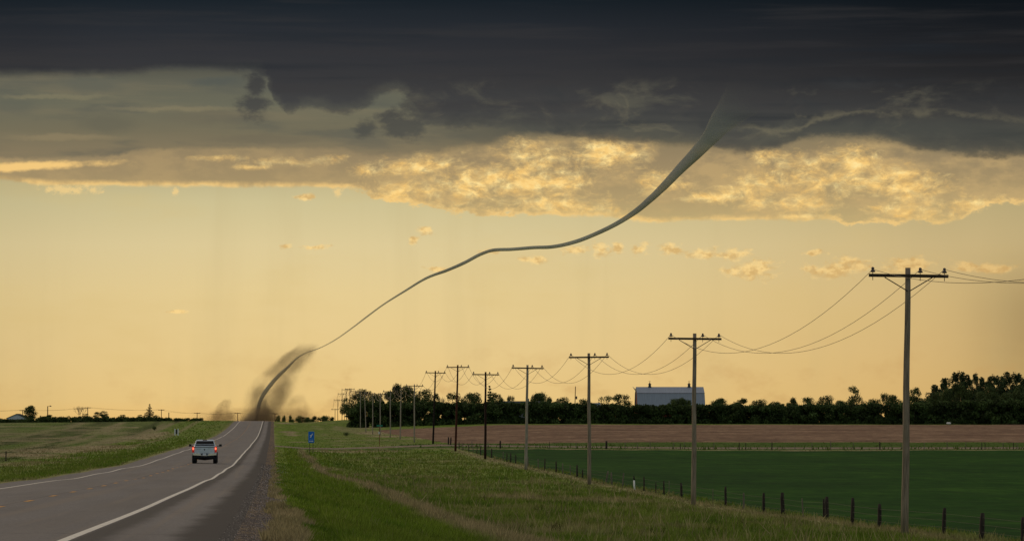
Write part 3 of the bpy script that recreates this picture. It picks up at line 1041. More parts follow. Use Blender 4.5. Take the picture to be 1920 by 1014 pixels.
def make_pole(H, wood, r0=.15, r1=.10, lean=0.0, arm=wood_arm, armlen=3.15, tilt=.01):
    root = empty('utility_pole', (0, 0, 0))
    n = 9
    pts = [(lean * (k / n) + math.sin(k * 1.3 + H) * .012, 0, H * k / n - .3 * (k == 0)) for k in range(n + 1)]
    MB().tube(pts, [r0 + (r1 - r0) * k / n for k in range(n + 1)], 12).build('post', wood, root, smooth=True)
    az_ = H - ARM_DZ
    M = Matrix.Rotation(tilt, 3, 'Y')
    ca = MB().box((lean, -.16, az_), (armlen, .10, .125), M=M).build('crossarm', arm, root, bevel=.01)
    for sx_ in (-1, 1):
        e = Vector((lean + sx_ * .95, -.17, az_ - .06))
        MB().tube([e, (lean + sx_ * .04, -.15, az_ - .60)], .022, 6).build('brace', steel_dark, root)
    for x in INS:
        zz = az_ + .06 - x * math.sin(tilt)
        p = MB().tube([(lean + x, -.16, zz - .25), (lean + x, -.16, zz + .10)], .014, 6).build('pin', steel_dark, ca)
        MB().lathe((lean + x, -.16, zz + .06), [(.05, 0), (.105, .015), (.10, .05), (.06, .09), (.055, .12), (.07, .15), (.05, .19), (.02, .21)], 12).build('insulator', porcelain, ca, smooth=True)
    return root


POLES = []
pole_spec = [  # k, top row in the photo, base px column, top px column, wood, label
    (0, 502, 1695, 1703, wood_grey, 'tallest-looking weathered grey brown power pole nearest the camera, far right of the picture'),
    (1, 625, 1300, 1302.5, wood_grey, 'grey brown power pole standing in front of the right end of the white barn'),
    (2, 662, 1105, 1104, wood_grey, 'weathered power pole left of the barn beside the wide open-crowned tree'),
    (3, 684, 986, 989, wood_pale, 'pale grey power pole standing between the dark spruce and the flat-topped tree'),
    (4, 697, 910, 910.5, wood_dark, 'dark brown power pole just left of the dark spruce, fence posts at its foot'),
    (5, 684, 854, 858.5, wood_brown, 'tall reddish brown power pole leaning slightly at the corner of the wire fence'),
    (6, 695, 812, 816.5, wood_black, 'almost black power pole at the edge of the gravel side road'),
    (7, 720, 777, 777, wood_pale, 'pale power pole first beyond the almost black one, crossarm clear above the treetops'),
    (8, 725, 750.5, 752, wood_pale, 'pale power pole in front of the tallest rounded trees, second beyond the black pole'),
    (9, 731, 732, 732, wood_pale, 'pale power pole at left foot of the tallest rounded trees, third beyond the black pole'),
    (10, 736, 713, 713, wood_pale, 'pale power pole right behind the green street name sign'),
    (11, 736, 699, 699, wood_pale, 'pale power pole just left of the green street name sign'),
    (12, 735, 686.5, 683.5, wood_pale, 'pale power pole leaning left in front of the dense trees'),
    (13, 732.5, 676, 676, wood_pale, 'pale power pole standing right at the left end of the tall hedge'),
    (14, 731.5, 667, 667, wood_brown, 'distant brown power pole half hidden in the leftmost dense tree'),
    (15, 727.5, 656, 656, wood_brown, 'distant power pole in front of the thin gappy tree, tallest of the far group'),
    (16, 728.5, 650, 649, wood_brown, 'distant power pole on the crest, just left of the tallest of the far group'),
    (17, 736.5, 641.5, 641.5, wood_brown, 'distant power pole on the crest, third from the left of the far group'),
    (18, 748, 633.5, 633.5, wood_brown, 'distant power pole beyond the crest, second from the left of the far group'),
    (19, 765.5, 628.5, 628.5, wood_brown, 'lowest and leftmost power pole of the far group beyond the crest'),
]
for (k, ytop, xb, xt, wood, lab) in pole_spec:
    t = 153 + 75.5 * k
    # the pole line runs parallel to the road; keep each pole at the photo column it shows
    d = 24.8 / ((xb - 960) / F + .0613) if k < 13 else t
    d = t if abs(d - t) > 12 else d
    b = at(xb, d)
    top = up(ytop, d)
    wide = .155 if k < 7 else .13
    p = make_pole(top - b.z, wood, r0=wide, r1=wide * .68, lean=(xt - xb) / F * d, arm=wood_arm if k < 4 or k > 6 else wood, tilt=(.012, .01, -.012, .02, .012, -.004, .02)[k % 7])
    p.location = b
    p.rotation_euler = (0, 0, A)
    tag(p, lab, 'power pole', 'power poles along the right side of the road')
    POLES.append((b, top - b.z, (xt - xb) / F * d))
# one more pole nearer the camera than the photo shows, so that the wires end on something
near_x, near_y = to_xy(31.9, 77.5)
bz = Z(near_x, near_y)
p0 = make_pole(10.4, wood_grey)
p0.location = (near_x, near_y, bz)
p0.rotation_euler = (0, 0, A)
tag(p0, 'weathered power pole nearest of all, outside the right edge of the picture', 'power pole', 'power poles along the right side of the road')
POLES = [(Vector((near_x, near_y, bz)), 10.4, 0.0)] + POLES

sags = {0: 1.7, 1: 2.05, 2: 1.95, 3: 2.0, 4: 2.1, 5: 2.0, 6: 1.9}
for wi, (off_x, wl) in enumerate(zip(INS, ('power line wire on the road-side insulators of the tall poles', 'power line wire on the middle insulators beside the pole tops',
                                            'power line wire on the field-side insulators of the tall poles'))):
    mb = MB()
    pts = []
    for i in range(len(POLES) - 1):
        (b0, h0, l0), (b1, h1, l1) = POLES[i], POLES[i + 1]
        a = b0 + Vector(((off_x + l0) * CA + .16 * SA, (off_x + l0) * SA - .16 * CA, h0 - ARM_DZ + .25))
        c = b1 + Vector(((off_x + l1) * CA + .16 * SA, (off_x + l1) * SA - .16 * CA, h1 - ARM_DZ + .25))
        sg = sags.get(i, 1.9)
        nseg = 22 if i < 9 else 8
        for q in range(nseg):
            u_ = q / nseg
            pts.append(a.lerp(c, u_) - Vector((0, 0, 4 * sg * u_ * (1 - u_))))
    pts.append(c)
    mb.tube(pts, [.010 + .000022 * max(0, p.y - 150) for p in pts], 5)
    tag(mb.build('power_line', wire_mat, smooth=True), wl, 'wire', 'wires strung along the roadside poles')

# distant cross-country line beyond the crest on the left
far_spec = [(43, 768, 'far pole with its short crossarm peeking out left of the tree beside the white shed'),
            (165, 763, 'far power pole beside the bare tree on the left skyline'),
            (303, 767, 'far power pole just right of the left skyline spruce'), (370, 773, 'far power pole at the right end of the low clipped hedge'),
            (446, 773, 'far power pole rising at the left edge of the road crest'), (516, 774, 'far power pole just right of the dust where the road meets the sky'),
            (567, 782, 'far small power pole behind the distant dark grove right of the road'), (601, 783, 'far small power pole behind the grove, right of the other one there')]
FP = []
for i, (px, ytop, lab) in enumerate(far_spec):
    d = (1480, 1480, 1500, 1510, 1520, 1540, 1700, 1760)[i]
    b = at(px, d)
    top = up(ytop, d)
    root = empty('utility_pole', b)
    H = top - b.z
    MB().tube([(0, 0, -.3), (0, 0, H)], [.16, .12], 8).build('post', wood_brown, root)
    MB().box((0, -.14, H - .25), (2.4, .12, .2)).build('crossarm', wood_brown, root)
    tag(root, lab, 'power pole', 'small power poles on the far skyline')
    FP.append((b, H))
for sgn, lab in ((-1, 'faint far wire on left ends of the skyline crossarms'), (1, 'faint far wire on right ends of the skyline crossarms')):
    pts = []
    P0 = [(Vector((FP[0][0].x - 60, FP[0][0].y, FP[0][0].z)), FP[0][1] - .4)] + FP[:6]
    for i in range(len(P0) - 1):
        (b0, h0), (b1, h1) = P0[i], P0[i + 1]
        a = b0 + Vector((sgn * 1.1, 0, h0 - .1))
        c = b1 + Vector((sgn * 1.1, 0, h1 - .1))
        for q in range(8):
            pts.append(a.lerp(c, q / 8) - Vector((0, 0, 4 * .55 * (q / 8) * (1 - q / 8))))
    pts.append(c)
    tag(MB().tube(pts, .022, 4).build('power_line', wire_mat), lab, 'wire', 'wires of the far skyline power line')

# stub pole, transformer pole, yard light
b = at(317, 1320)
tag(MB().tube([(0, 0, -.2), (0, 0, up(773, 1320) - b.z)], [.17, .13], 8).build('wooden_post', wood_brown, loc=b), 'bare brown post without crossarm right of the skyline spruce', 'post')
b = at(1078, 1185)
root = empty('transformer_pole', b)
h = up(724, 1185) - b.z
MB().tube([(-.15, 0, -.2), (.15, 0, h)], [.15, .11], 8).build('post', wood_brown, root)
MB().lathe((.45, 0, h - 3.9), [(.2, 0), (.24, .05), (.24, .8), (.15, .9)], 10).build('transformer', steel_dark, root)
tag(root, 'lone pole with small transformer rising from the farmyard trees left of the barn', 'power pole')
b = at(90, 1290)
root = empty('yard_light', b)
h = up(761, 1290) - b.z
MB().tube([(0, 0, -.2), (0, 0, h)], [.18, .14], 8).build('post', wood_brown, root)
hd = MB().tube([(0, 0, h - .1), (.9, -.1, h + .15)], .06, 6).build('bracket', steel_dark, root)
MB().lathe((.95, -.1, h - .15), [(.34, 0), (.30, .15), (.12, .35)], 10).build('lamp_head', steel_dark, root)
tag(root, 'unlit yard light on a brown post in the left skyline hedge', 'lamp post')

# ------------------------------------------------------------------ wire fences
post_dark = material('dark_fence_wood', lin((52, 44, 38)), var=.4, scale=8, stretch=(2, 2, .4))
post_grey = material('grey_fence_wood', lin((104, 94, 82)), var=.4, scale=8, stretch=(2, 2, .4))
barb = material('rusty_wire', lin((84, 74, 64)), rough=.7, var=.2)


def fence(name, label, posts, height=1.15, wires=(.35, .65, .95)):
    """posts: list of (x, y, radius, height factor, lean, dark)"""
    x0, y0 = posts[0][0], posts[0][1]
    base = Vector((x0, y0, Z(x0, y0)))
    root = empty(name, base)
    tops = []
    for (x, y, r, hf, ln, dk_) in posts:
        z = Z(x, y)
        p = Vector((x, y, z)) - base
        hgt = height * hf
        jx = [random.uniform(-.01, .01) for _ in range(4)]
        pts = [p + Vector((ln * q * hgt + jx[i], ln * .3 * q * hgt, -.2 + (hgt + .2) * q)) for i, q in enumerate((0, .4, .8, 1))]
        MB().tube(pts, [r, r * .95, r * .9, r * .72], 8).build('post', post_dark if dk_ else post_grey, root, smooth=True)
        tops.append((p, ln))
    for w in wires:
        pts = [p + Vector((ln * w, -.02, w * height / 1.15)) for p, ln in tops]
        MB().tube(pts, .0045, 4).build('wire', barb, root)
    tag(root, label, 'fence')
    return root


fx = [(841, .14, 1.1, 0, 1), (845, .14, 1.1, .05, 1), (861, .08, 1, 0, 1), (868, .06, 1, 0, 1), (879, .07, 1, 0, 1), (887, .05, 1, 0, 0), (894, .06, 1, .06, 1), (901, .09, 1.1, .02, 1),
      (922, .10, 1.1, 0, 1), (943, .05, 1, .05, 0), (950.5, .07, 1, 0, 1), (957.5, .09, 1.05, 0, 1), (967, .08, 1, 0, 1), (990, .06, 1, 0, 0), (1009, .06, 1, 0, 0), (1021.5, .08, 1.15, 0, 1),
      (1043, .09, 1, -.03, 1), (1055, .06, .95, 0, 0), (1069, .05, .9, 0, 0), (1082, .10, 1.05, 0, 1), (1092, .07, .8, .02, 1), (1135, .08, 1, .2, 0), (1147, .08, 1, -.05, 0), (1166, .06, 1.1, .12, 0),
      (1207, .07, 1.0, 0, 1), (1229.5, .05, .75, 0, 1), (1244.5, .07, .95, 0, 1), (1254, .03, 1, 0, 0), (1277.5, .10, .95, -.03, 1), (1336, .03, .9, 0, 0), (1360.5, .09, 1.15, -.02, 1),
      (1394, .06, .95, 0, 0), (1431.5, .10, 1.05, 0, 1), (1467.5, .13, 1.15, -.04, 1), (1506, .04, 1, -.08, 0), (1545, .07, 1.0, -.05, 1), (1549.5, .12, 1.1, 0, 1), (1597, .11, 1.2, .02, 1),
      (1647, .11, 1.05, .03, 1), (1768, .10, 1.05, .03, 1), (1838, .12, 1.0, .06, 1), (1915, .09, 1.0, .02, 1), (2010, .10, 1.0, 0, 1), (2120, .10, 1.0, .03, 1)]
posts = []
for (px, r, hf, ln, dk_) in fx:
    d = 26.4 / ((px - 960) / F + .0613)
    posts.append(((px - 960) / F * d, d, r * .85, hf, ln, dk_))
fence('wire_fence', 'long leaning wire fence of uneven wooden posts beside the dark green crop', posts, height=1.02)
fx2 = [(885, .06, 1, 0), (915, .06, 1, 0), (938, .14, 1.1, 1), (985, .05, 1, 0), (1030, .05, 1, 1), (1080, .05, .9, 0), (1136.7, .17, 1.15, 1), (1172, .05, 1, 0), (1195, .05, .8, 0), (1218.5, .05, 1.1, 0), (1263, .05, 1, 0), (1275, .06, .9, 1),
       (1283, .04, 1, 0), (1300, .04, .8, 0), (1338, .05, 1, 0), (1385.6, .07, 1.05, 1), (1398, .06, 1, 1), (1447, .08, 1.1, 1), (1490, .04, 1, 0), (1522, .05, 1, 0), (1557, .06, 1.2, 0),
       (1600, .04, 1, 0), (1649, .10, 1.1, 1), (1690, .05, 1, 0), (1732, .05, 1, 0), (1775, .06, 1.1, 0), (1810, .05, 1, 0), (1840, .07, 1, 1), (1846, .06, 1, 1), (1880, .05, 1, 0), (1899, .06, 1, 1), (1906, .05, .9, 0), (1950, .05, 1, 0), (2000, .05, 1, 0)]
posts = []
for (px, r, hf, dk_) in fx2:
    # line t = CROP_T1 + 5 crosses the sight line of px
    tt = CROP_T1 + 5
    k = (px - 960) / F
    d = (tt + 6.9 * SA) / (CA - k * SA)
    posts.append((k * d, d, r * .95, hf, 0, dk_))
fence('wire_fence', 'low far wire fence crossing below the ploughed field along the dry grass strip', posts, height=1.05, wires=(.4, .8))

# ------------------------------------------------------------------ marker posts, signs
white = material('white_paint', lin((214, 212, 206)), rough=.5, var=.08)
blk = material('black_paint', lin((16, 16, 16)), rough=.6, var=.1)
d = 26.0 / ((1187.5 - 960) / F + .0613)
b = Vector(((1187.5 - 960) / F * d, d - 1.2, 0))
b.z = Z(b.x, b.y)
root = empty('marker_post', b)
MB().tube([(.05, 0, -.2), (0, 0, .78)], [.065, .06], 10).build('shaft', white, root, smooth=True)
MB().tube([(0, 0, .78), (-.02, 0, 1.1)], [.062, .045], 10).build('cap', blk, root, smooth=True)
tag(root, 'white marker post with black top standing in the fence line', 'marker post')

blue = material('blue_sign_face', lin((20, 100, 190)), rough=.4, var=.06)
green_s = material('green_sign_face', lin((40, 120, 96)), rough=.4, var=.06)
s_, t_ = 11.9, 506.0
X, Y = to_xy(s_, t_)
X = (584 - 960) / F * Y
b = Vector((X, Y, Z(X, Y)))
zt = up(808.5, Y) - b.z
zb = up(829.5, Y) - b.z
root = empty('road_sign', b, 0)
pw = .77
for q in (-.22, .22):
    MB().box((q, .04, (zt - .2) / 2 - .1), (.06, .05, zt)).build('post', steel_dark, root)
pl = MB().box((0, 0, (zt + zb) / 2), (pw, .02, zt - zb)).build('panel', blue, root, bevel=.004)
mb = MB()
zz = (zt + zb) / 2
for (x0, x1, z0, z1) in ((-pw / 2 + .02, -pw / 2 + .05, zb + .03, zt - .03), (pw / 2 - .05, pw / 2 - .02, zb + .03, zt - .03), (-pw / 2 + .05, pw / 2 - .05, zb + .03, zb + .055), (-pw / 2 + .05, pw / 2 - .05, zt - .055, zt - .03)):
    mb.box(((x0 + x1) / 2, -.013, (z0 + z1) / 2), (x1 - x0, .006, z1 - z0))
mb.build('border', blue if False else material('pale_blue_border', lin((70, 130, 190)), rough=.4, var=.05), pl)
mb = MB()
c_ = zt - .50
mb.poly([(-.17, -.016, c_ - .24), (-.05, -.016, c_ - .28), (.20, -.016, c_ + .20), (.13, -.016, c_ + .26)], .006, (0, 1, 0))
mb.poly([(-.19, -.016, c_ - .05), (-.03, -.016, c_ - .02), (-.06, -.016, c_ + .06), (-.16, -.016, c_ + .03)], .0055, (0, 1, 0))
mb.build('symbol', white, pl)
mb = MB()
for q in (-.17, -.06, .08, .18):
    mb.box((q, -.014, zb + .50), (.075, .006, .06))
mb.build('lettering', material('pale_blue_lettering', lin((120, 170, 200)), rough=.4, var=.05), pl)
mb = MB()
az0 = zb + .22
mb.poly([(-.28, -.016, az0 - .035), (.10, -.016, az0 - .035), (.10, -.016, az0 - .09), (.28, -.016, az0), (.10, -.016, az0 + .09), (.10, -.016, az0 + .035), (-.28, -.016, az0 + .035)], .006, (0, 1, 0))
mb.build('arrow', white, pl)
tag(root, 'blue service sign with white symbol and right-pointing arrow beside the side road', 'road sign')

d = 588.0
b = at(712, d)
root = empty('street_sign', b)
zt = up(799, d) - b.z
MB().tube([(0, 0, -.2), (0, 0, zt)], .045, 8).build('post', material('rusty_red_post', lin((110, 56, 40)), var=.3), root)
MB().box((0, 0, zt + .12), (.92, .03, .23)).build('name_plate', green_s, root, bevel=.003)
MB().box((-.08, -.06, up(811, d) - b.z), (.20, .02, .34)).build('marker_plate', white, root, bevel=.003)
tag(root, 'green street name sign on a thin reddish post by the side road', 'street sign')

d = 900.0
b = at(331.5, d)
root = empty('road_sign', b, .0)
zt = up(803, d) - b.z
for q in (-.36, .36):
    MB().box((q, 0, (zt - .2) / 2 + .1), (.27, .05, zt - .1)).build('board', white, root)
MB().box((0, .06, zt * .55), (.42, .04, zt * .62)).build('panel', steel_dark, root)
tag(root, 'pair of upright white boards with dark middle in the grass left of the road', 'road sign')

b = at(12, 430)
tag(MB().tube([(0, 0, -.2), (.02, 0, 1.1)], [.07, .06], 8).build('fence_post', post_dark, loc=b), 'single dark fence post in the field at the left edge', 'post')

# small white tank by the hedge
b = at(1778, 1082)
root = empty('storage_tank', b)
mb = MB().tube([(-.62, 0, .48), (-.55, 0, .48), (-.35, 0, .48), (.35, 0, .48), (.55, 0, .48), (.62, 0, .48)], [.06, .2, .29, .29, .2, .06], 12)
mb.build('tank_body', white, root, smooth=True)
for q in (-.35, .35):
    MB().box((q, 0, .1), (.08, .4, .25)).build('leg', steel_dark, root)
tag(root, 'tiny white rounded tank at the foot of the hedge below the poplars', 'tank')

# ------------------------------------------------------------------ foliage


def leaves(centers, radii, n, size, col, colvar=.35, fill=.55, squash=1.0):
    """n small leaf-cluster faces spread through a set of ellipsoidal clumps"""
    centers = np.asarray(centers, float)
    radii = np.asarray(radii, float)
    w = radii[:, 0] * radii[:, 2]
    w = w / w.sum()
    k = RNG.choice(len(centers), n, p=w)
    dr = RNG.normal(size=(n, 3))
    dr /= np.linalg.norm(dr, axis=1)[:, None]
    rr = RNG.uniform(fill, 1.08, n) ** .8
    p = centers[k] + dr * rr[:, None] * radii[k]
    a = RNG.normal(size=(n, 3))
    a /= np.linalg.norm(a, axis=1)[:, None]
    b = np.cross(a, RNG.normal(size=(n, 3)))
    b /= np.linalg.norm(b, axis=1)[:, None]
    sz = size * RNG.uniform(.55, 1.35, n)[:, None]
    v = np.stack([p - a * sz, p + b * sz * .6, p + a * sz, p - b * sz * .6], axis=1)
    clump = RNG.uniform(1 - colvar, 1 + colvar, len(centers))[k]
    c = np.asarray(col)[None, :] * (clump * RNG.uniform(.7, 1.3, n))[:, None]
    return v.reshape(-1, 3), np.repeat(c, 4, axis=0)


def leaf_obj(name, v, c, parent=None, loc=None):
    n = len(v) // 4
    o = np_mesh(name, v, np.arange(4 * n).reshape(n, 4), leaf_mat, c)
    if parent is not None: o.parent = parent
    if loc is not None: o.location = loc
    return o


LG = (.074, .098, .030)


def trunk_mb(h, r, fork, spread, nb, top, seed):
    rd = random.Random(seed)
    mb = MB()
    pts = [(rd.uniform(-.1, .1), rd.uniform(-.1, .1), h * q) for q in (0, .3, .6, 1)]
    pts[0] = (0, 0, -.3)
    mb.tube(pts, [r, r * .8, r * .7, r * .55], 8)
    for i in range(nb):
        a = 2 * math.pi * i / nb + rd.uniform(-.4, .4)
        s0 = h * rd.uniform(fork, 1)
        L = top - s0
        q = spread * rd.uniform(.5, 1)
        p0 = Vector((0, 0, s0))
        p1 = Vector((math.cos(a) * q * .45, math.sin(a) * q * .45, s0 + L * .4))
        p2 = Vector((math.cos(a) * q * .85, math.sin(a) * q * .85, s0 + L * rd.uniform(.7, .95)))
        mb.tube([p0, p1, p2], [r * .45, r * .28, r * .1], 5)
    return mb


def tree_broad(seed, h=10.0, w=8.0, n=5200, low=.18, gap=0.0, nl=22, col=LG, name='broadleaf_tree'):
    rd = random.Random(seed)
    root = empty(name, (0, 0, 0))
    trunk_mb(h * .35, .22, .5, w * .38, 6, h * .92, seed).build('trunk', bark, root)
    cs, rs = [], []
    for i in range(nl):
        z = rd.uniform(low, .93)
        env = math.sin(math.pi * min(1, max(0.0, (z - low * .6) / (1.04 - low * .6)))) ** .6
        a = rd.uniform(0, 2 * math.pi)
        q = w / 2 * env * rd.uniform(.25, .85)
        r = w * rd.uniform(.15, .25) * (1 - gap * .32)
        cs.append((math.cos(a) * q, math.sin(a) * q, z * h))
        rs.append((r, r, r * rd.uniform(.6, .85)))
    v, c = leaves(cs, rs, n, .22, col, fill=.3)
    v2, c2 = leaves(cs, [(x * 1.35, y * 1.35, z * 1.4) for x, y, z in rs], n // 9, .17, col)
    leaf_obj('crown', np.vstack([v, v2]), np.vstack([c, c2]), root)
    return root


def tree_spruce(seed, h=11.0, w=5.0, n=6500, name='spruce_tree'):
    root = empty(name, (0, 0, 0))
    MB().tube([(0, 0, -.3), (0, 0, h * .5), (0, 0, h * .98)], [.22, .13, .03], 8).build('trunk', bark, root)
    rd = random.Random(seed)
    cs, rs = [], []
    lv = 13
    for i in range(lv):
        q = i / (lv - 1)
        z = h * (.12 + .84 * q)
        R = w / 2 * (1 - q) ** .9 + .12
        for k in range(11 if q < .8 else 6):
            a = rd.uniform(0, 2 * math.pi)
            rr = R * rd.uniform(.05, .95)
            cs.append((math.cos(a) * rr, math.sin(a) * rr, z - .15 * rr))
            rs.append((max(.2, R * .32), max(.2, R * .32), .20 + .1 * (1 - q)))
    v, c = leaves(cs, rs, n, .22, (.032, .050, .020), fill=.0)
    leaf_obj('crown', v, c, root)
    return root


def tree_poplar(seed, h=14.0, w=4.0, n=4500, name='poplar_tree'):
    rd = random.Random(seed)
    root = empty(name, (0, 0, 0))
    trunk_mb(h * .4, .2, .4, w * .3, 5, h * .9, seed).build('trunk', bark, root)
    cs, rs = [], []
    for i in range(46):
        z = rd.uniform(.10, .97)
        env = (math.sin(math.pi * min(1, z * .92 + .06)) ** .55)
        a = rd.uniform(0, 6.28)
        q = w / 2 * env * rd.uniform(.1, .85)
        r = w * rd.uniform(.07, .17) * (1.15 - .5 * z)
        cs.append((math.cos(a) * q, math.sin(a) * q, z * h))
        rs.append((r, r, r * 1.9))
    cs, rs = cs + cs, rs + [(x * 1.45, y * 1.45, z * 1.3) for x, y, z in rs]
    v, c = leaves(cs, rs, int(n * 1.5), .19, (.062, .090, .038))
    leaf_obj('crown', v, c, root)
    return root


def tree_bare(seed, h=7.0, w=5.0, leafy=0, name='bare_tree', thick=.16):
    rd = random.Random(seed)
    root = empty(name, (0, 0, 0))
    mb = MB()
    tips = []

    def grow(p, d, L, r, lev):
        q = p + d * L
        mb.tube([p, p.lerp(q, .5) + Vector((rd.uniform(-.06, .06), rd.uniform(-.06, .06), 0)) * L, q], [r, r * .8, r * .6], 5 if lev < 2 else 4, cap=False)
        tips.append(q)
        if lev >= 4: return
        for i in range(3 if lev < 3 else 2):
            nd = (d + Vector((rd.uniform(-.75, .75), rd.uniform(-.75, .75), rd.uniform(-.1, .45)))).normalized()
            grow(q, nd, L * rd.uniform(.6, .8), r * .6, lev + 1)
    mb.tube([(0, 0, -.3), (0, 0, h * .16)], [thick, thick * .9], 8)
    for i in range(4):
        a = i * 1.57 + rd.uniform(-.4, .4)
        grow(Vector((0, 0, h * .15)), Vector((math.cos(a) * .45, math.sin(a) * .45, 1)).normalized(), h * .26, thick * .6, 0)
    mb.build('trunk', bark_pale if not leafy else bark, root)
    if leafy:
        tp = [tips[i] for i in range(0, len(tips), 2)]
        v, c = leaves([tuple(p) for p in tp], [(.45, .45, .35)] * len(tp), leafy, .15, LG, fill=.1)
        leaf_obj('crown', v, c, root)
    return root


def shrub(seed, h=2.0, w=2.4, n=900, name='bush', dens=.15):
    rd = random.Random(seed)
    root = empty(name, (0, 0, 0))
    MB().tube([(0, 0, -.1), (.05, 0, h * .5)], [.06, .03], 6).build('stem', bark, root)
    cs = [(rd.uniform(-.25, .25) * w, rd.uniform(-.25, .25) * w, h * rd.uniform(.3, .6)) for _ in range(8)]
    v, c = leaves(cs, [(w * .28, w * .28, h * .36)] * 8, n, .09, LG, fill=.2)
    leaf_obj('foliage', v, c, root)
    return root


PROTO = {
    'broad': [(tree_broad(1), 10, 8), (tree_broad(2, nl=26), 10, 8), (tree_broad(3, nl=13, low=.3), 10, 8), (tree_broad(4, nl=30, n=6500), 10, 8)],
    'open': [(tree_broad(11, n=2600, gap=.9, nl=34, low=.3, name='open_tree'), 10, 8), (tree_broad(12, n=2200, gap=1.0, nl=32, low=.35, name='open_tree'), 10, 8)],
    'flat': [(tree_broad(21, n=4600, low=.6, nl=18, name='flat_topped_tree'), 10, 8)],
    'spruce': [(tree_spruce(31), 11, 5), (tree_spruce(32, n=4200), 11, 5)],
    'poplar': [(tree_poplar(41), 14, 4), (tree_poplar(42), 14, 4), (tree_poplar(43), 14, 4)],
    'bare': [(tree_bare(51), 7, 6), (tree_bare(52, leafy=900, name='sparse_tree'), 7, 6)],
    'bush': [(shrub(61), 2.0, 2.2)],
}
USED = set()
ALLP = [q[0] for v in PROTO.values() for q in v]


def dist_for(px, py):
    s_, t_ = hit(px, py)
    return to_xy(s_, t_)[1]


def plant(kind, var, px, ytop, wpx, d, label, group, base=None, cat='tree', sink=0.0, rz=None):
    proto, ph, pw_ = PROTO[kind][var % len(PROTO[kind])]
    b = at(px, d)
    b.z -= sink
    h = up(ytop, d) - b.z
    w = wpx / F * d
    sc_ = (w / pw_, w / pw_, h / (ph * .98))
    rz = random.uniform(0, 6.28) if rz is None else rz
    if proto.name not in USED:
        USED.add(proto.name)
        o = proto
        o.location = b
        o.rotation_euler = (0, 0, rz)
        o.scale = sc_
    else:
        o = copy_tree(proto, b, rz, sc_)
    tag(o, label, cat, group)
    return o


G1 = 'trees rising behind the long hedge'
T1 = [
    ('open', 0, 646, 745, 20, 1330, 'thin gappy tree around the far poles at the left end of the grove'),
    ('broad', 3, 664, 738, 34, 1210, 'leftmost dense dark tree of the grove, at the end of the hedge'),
    ('broad', 0, 686, 733, 40, 1200, 'second dense tree from the left, tall pale pole in front of it leaning left'),
    ('broad', 1, 706, 740, 34, 1190, 'dense tree directly behind the green street name sign'),
    ('broad', 3, 722, 736, 36, 1195, 'dark tree just left of the two tallest rounded trees'),
    ('broad', 2, 743, 724, 42, 1200, 'left one of the two tallest rounded trees of the grove'),
    ('broad', 1, 769, 726, 48, 1200, 'right one of the two tallest rounded trees of the grove'),
    ('broad', 0, 794, 733, 36, 1195, 'drooping tree just left of the almost black pole'),
    ('bare', 0, 829, 735, 28, 1200, 'pale leafless tree right of the almost black pole'),
    ('open', 1, 817, 738, 26, 1195, 'sparse see-through tree touching the almost black pole'),
    ('broad', 3, 850, 737, 38, 1185, 'dense tree behind the tall reddish brown pole'),
    ('broad', 1, 884, 738, 50, 1185, 'wide rounded tree between the reddish and the dark brown poles'),
    ('spruce', 0, 918, 723, 30, 1190, 'dark pointed spruce rising beside the dark brown pole'),
    ('broad', 0, 930, 739, 34, 1180, 'rounded tree leaning against the right side of the dark spruce'),
    ('open', 1, 957, 742, 24, 1185, 'small open tree standing alone right of the dark spruce'),
    ('flat', 0, 1011, 737, 34, 1190, 'flat-topped dark tree behind the farmhouse roof'),
    ('broad', 2, 1030, 747, 24, 1175, 'low tree just right of the flat-topped tree'),
    ('broad', 0, 1053, 747, 32, 1180, 'low bushy tree left of the lone transformer pole'),
    ('broad', 3, 1092, 748, 34, 1180, 'low bushy tree right of the lone transformer pole'),
    ('open', 0, 1134, 742, 46, 1185, 'left half of the wide airy trees beside the barn'),
    ('open', 1, 1163, 739, 52, 1190, 'right half of the wide airy trees, next to the barn gable'),
    ('flat', 0, 1268, 747, 30, 1150, 'small umbrella-shaped tree in front of the barn roof, left one'),
    ('flat', 0, 1288, 749, 22, 1150, 'smaller umbrella-shaped tree in front of the barn roof, beside the pole'),
    ('broad', 1, 1345, 748, 46, 1180, 'first rounded tree right of the barn'),
    ('broad', 2, 1388, 749, 36, 1185, 'second tree right of the barn, with light gaps'),
    ('broad', 0, 1422, 751, 38, 1180, 'third low tree right of the barn'),
    ('broad', 1, 1456, 754, 34, 1180, 'lowest tree in the dip of the skyline right of the barn'),
    ('broad', 2, 1487, 748, 26, 1185, 'narrow tree at the left foot of the wide domed tree'),
    ('broad', 3, 1508, 745, 38, 1185, 'wide domed tree with a thin mast-like twig behind it'),
    ('broad', 0, 1547, 744, 36, 1185, 'rounded tree just right of the wide domed one'),
    ('open', 0, 1603, 724, 42, 1185, 'tall feathery open tree standing alone above the hedge'),
    ('broad', 1, 1580, 752, 40, 1175, 'low tree at the left foot of the feathery tree'),
    ('broad', 3, 1635, 748, 36, 1175, 'low tree at the right foot of the feathery tree'),
    ('bare', 1, 1659, 731, 26, 1190, 'wispy nearly bare tree with slanting twigs left of the nearest pole'),
    ('broad', 0, 1676, 743, 42, 1175, 'bushy tree touching the left side of the nearest pole'),
    ('open', 1, 1716, 727, 36, 1175, 'knobbly open-crowned tree just right of the nearest pole'),
    ('broad', 2, 1722, 745, 30, 1165, 'low tree under the knobbly one right of the nearest pole'),
]
for q in T1:
    plant(*q, G1)
pop = [(1752, 722, 26), (1770, 712, 26), (1793, 700, 22), (1805, 698, 18), (1817, 706, 20), (1828, 703, 18), (1840, 708, 20), (1853, 709, 20), (1866, 706, 20), (1879, 706, 22), (1892, 701, 22), (1906, 702, 26), (1921, 711, 24), (1940, 706, 26), (1962, 712, 26)]
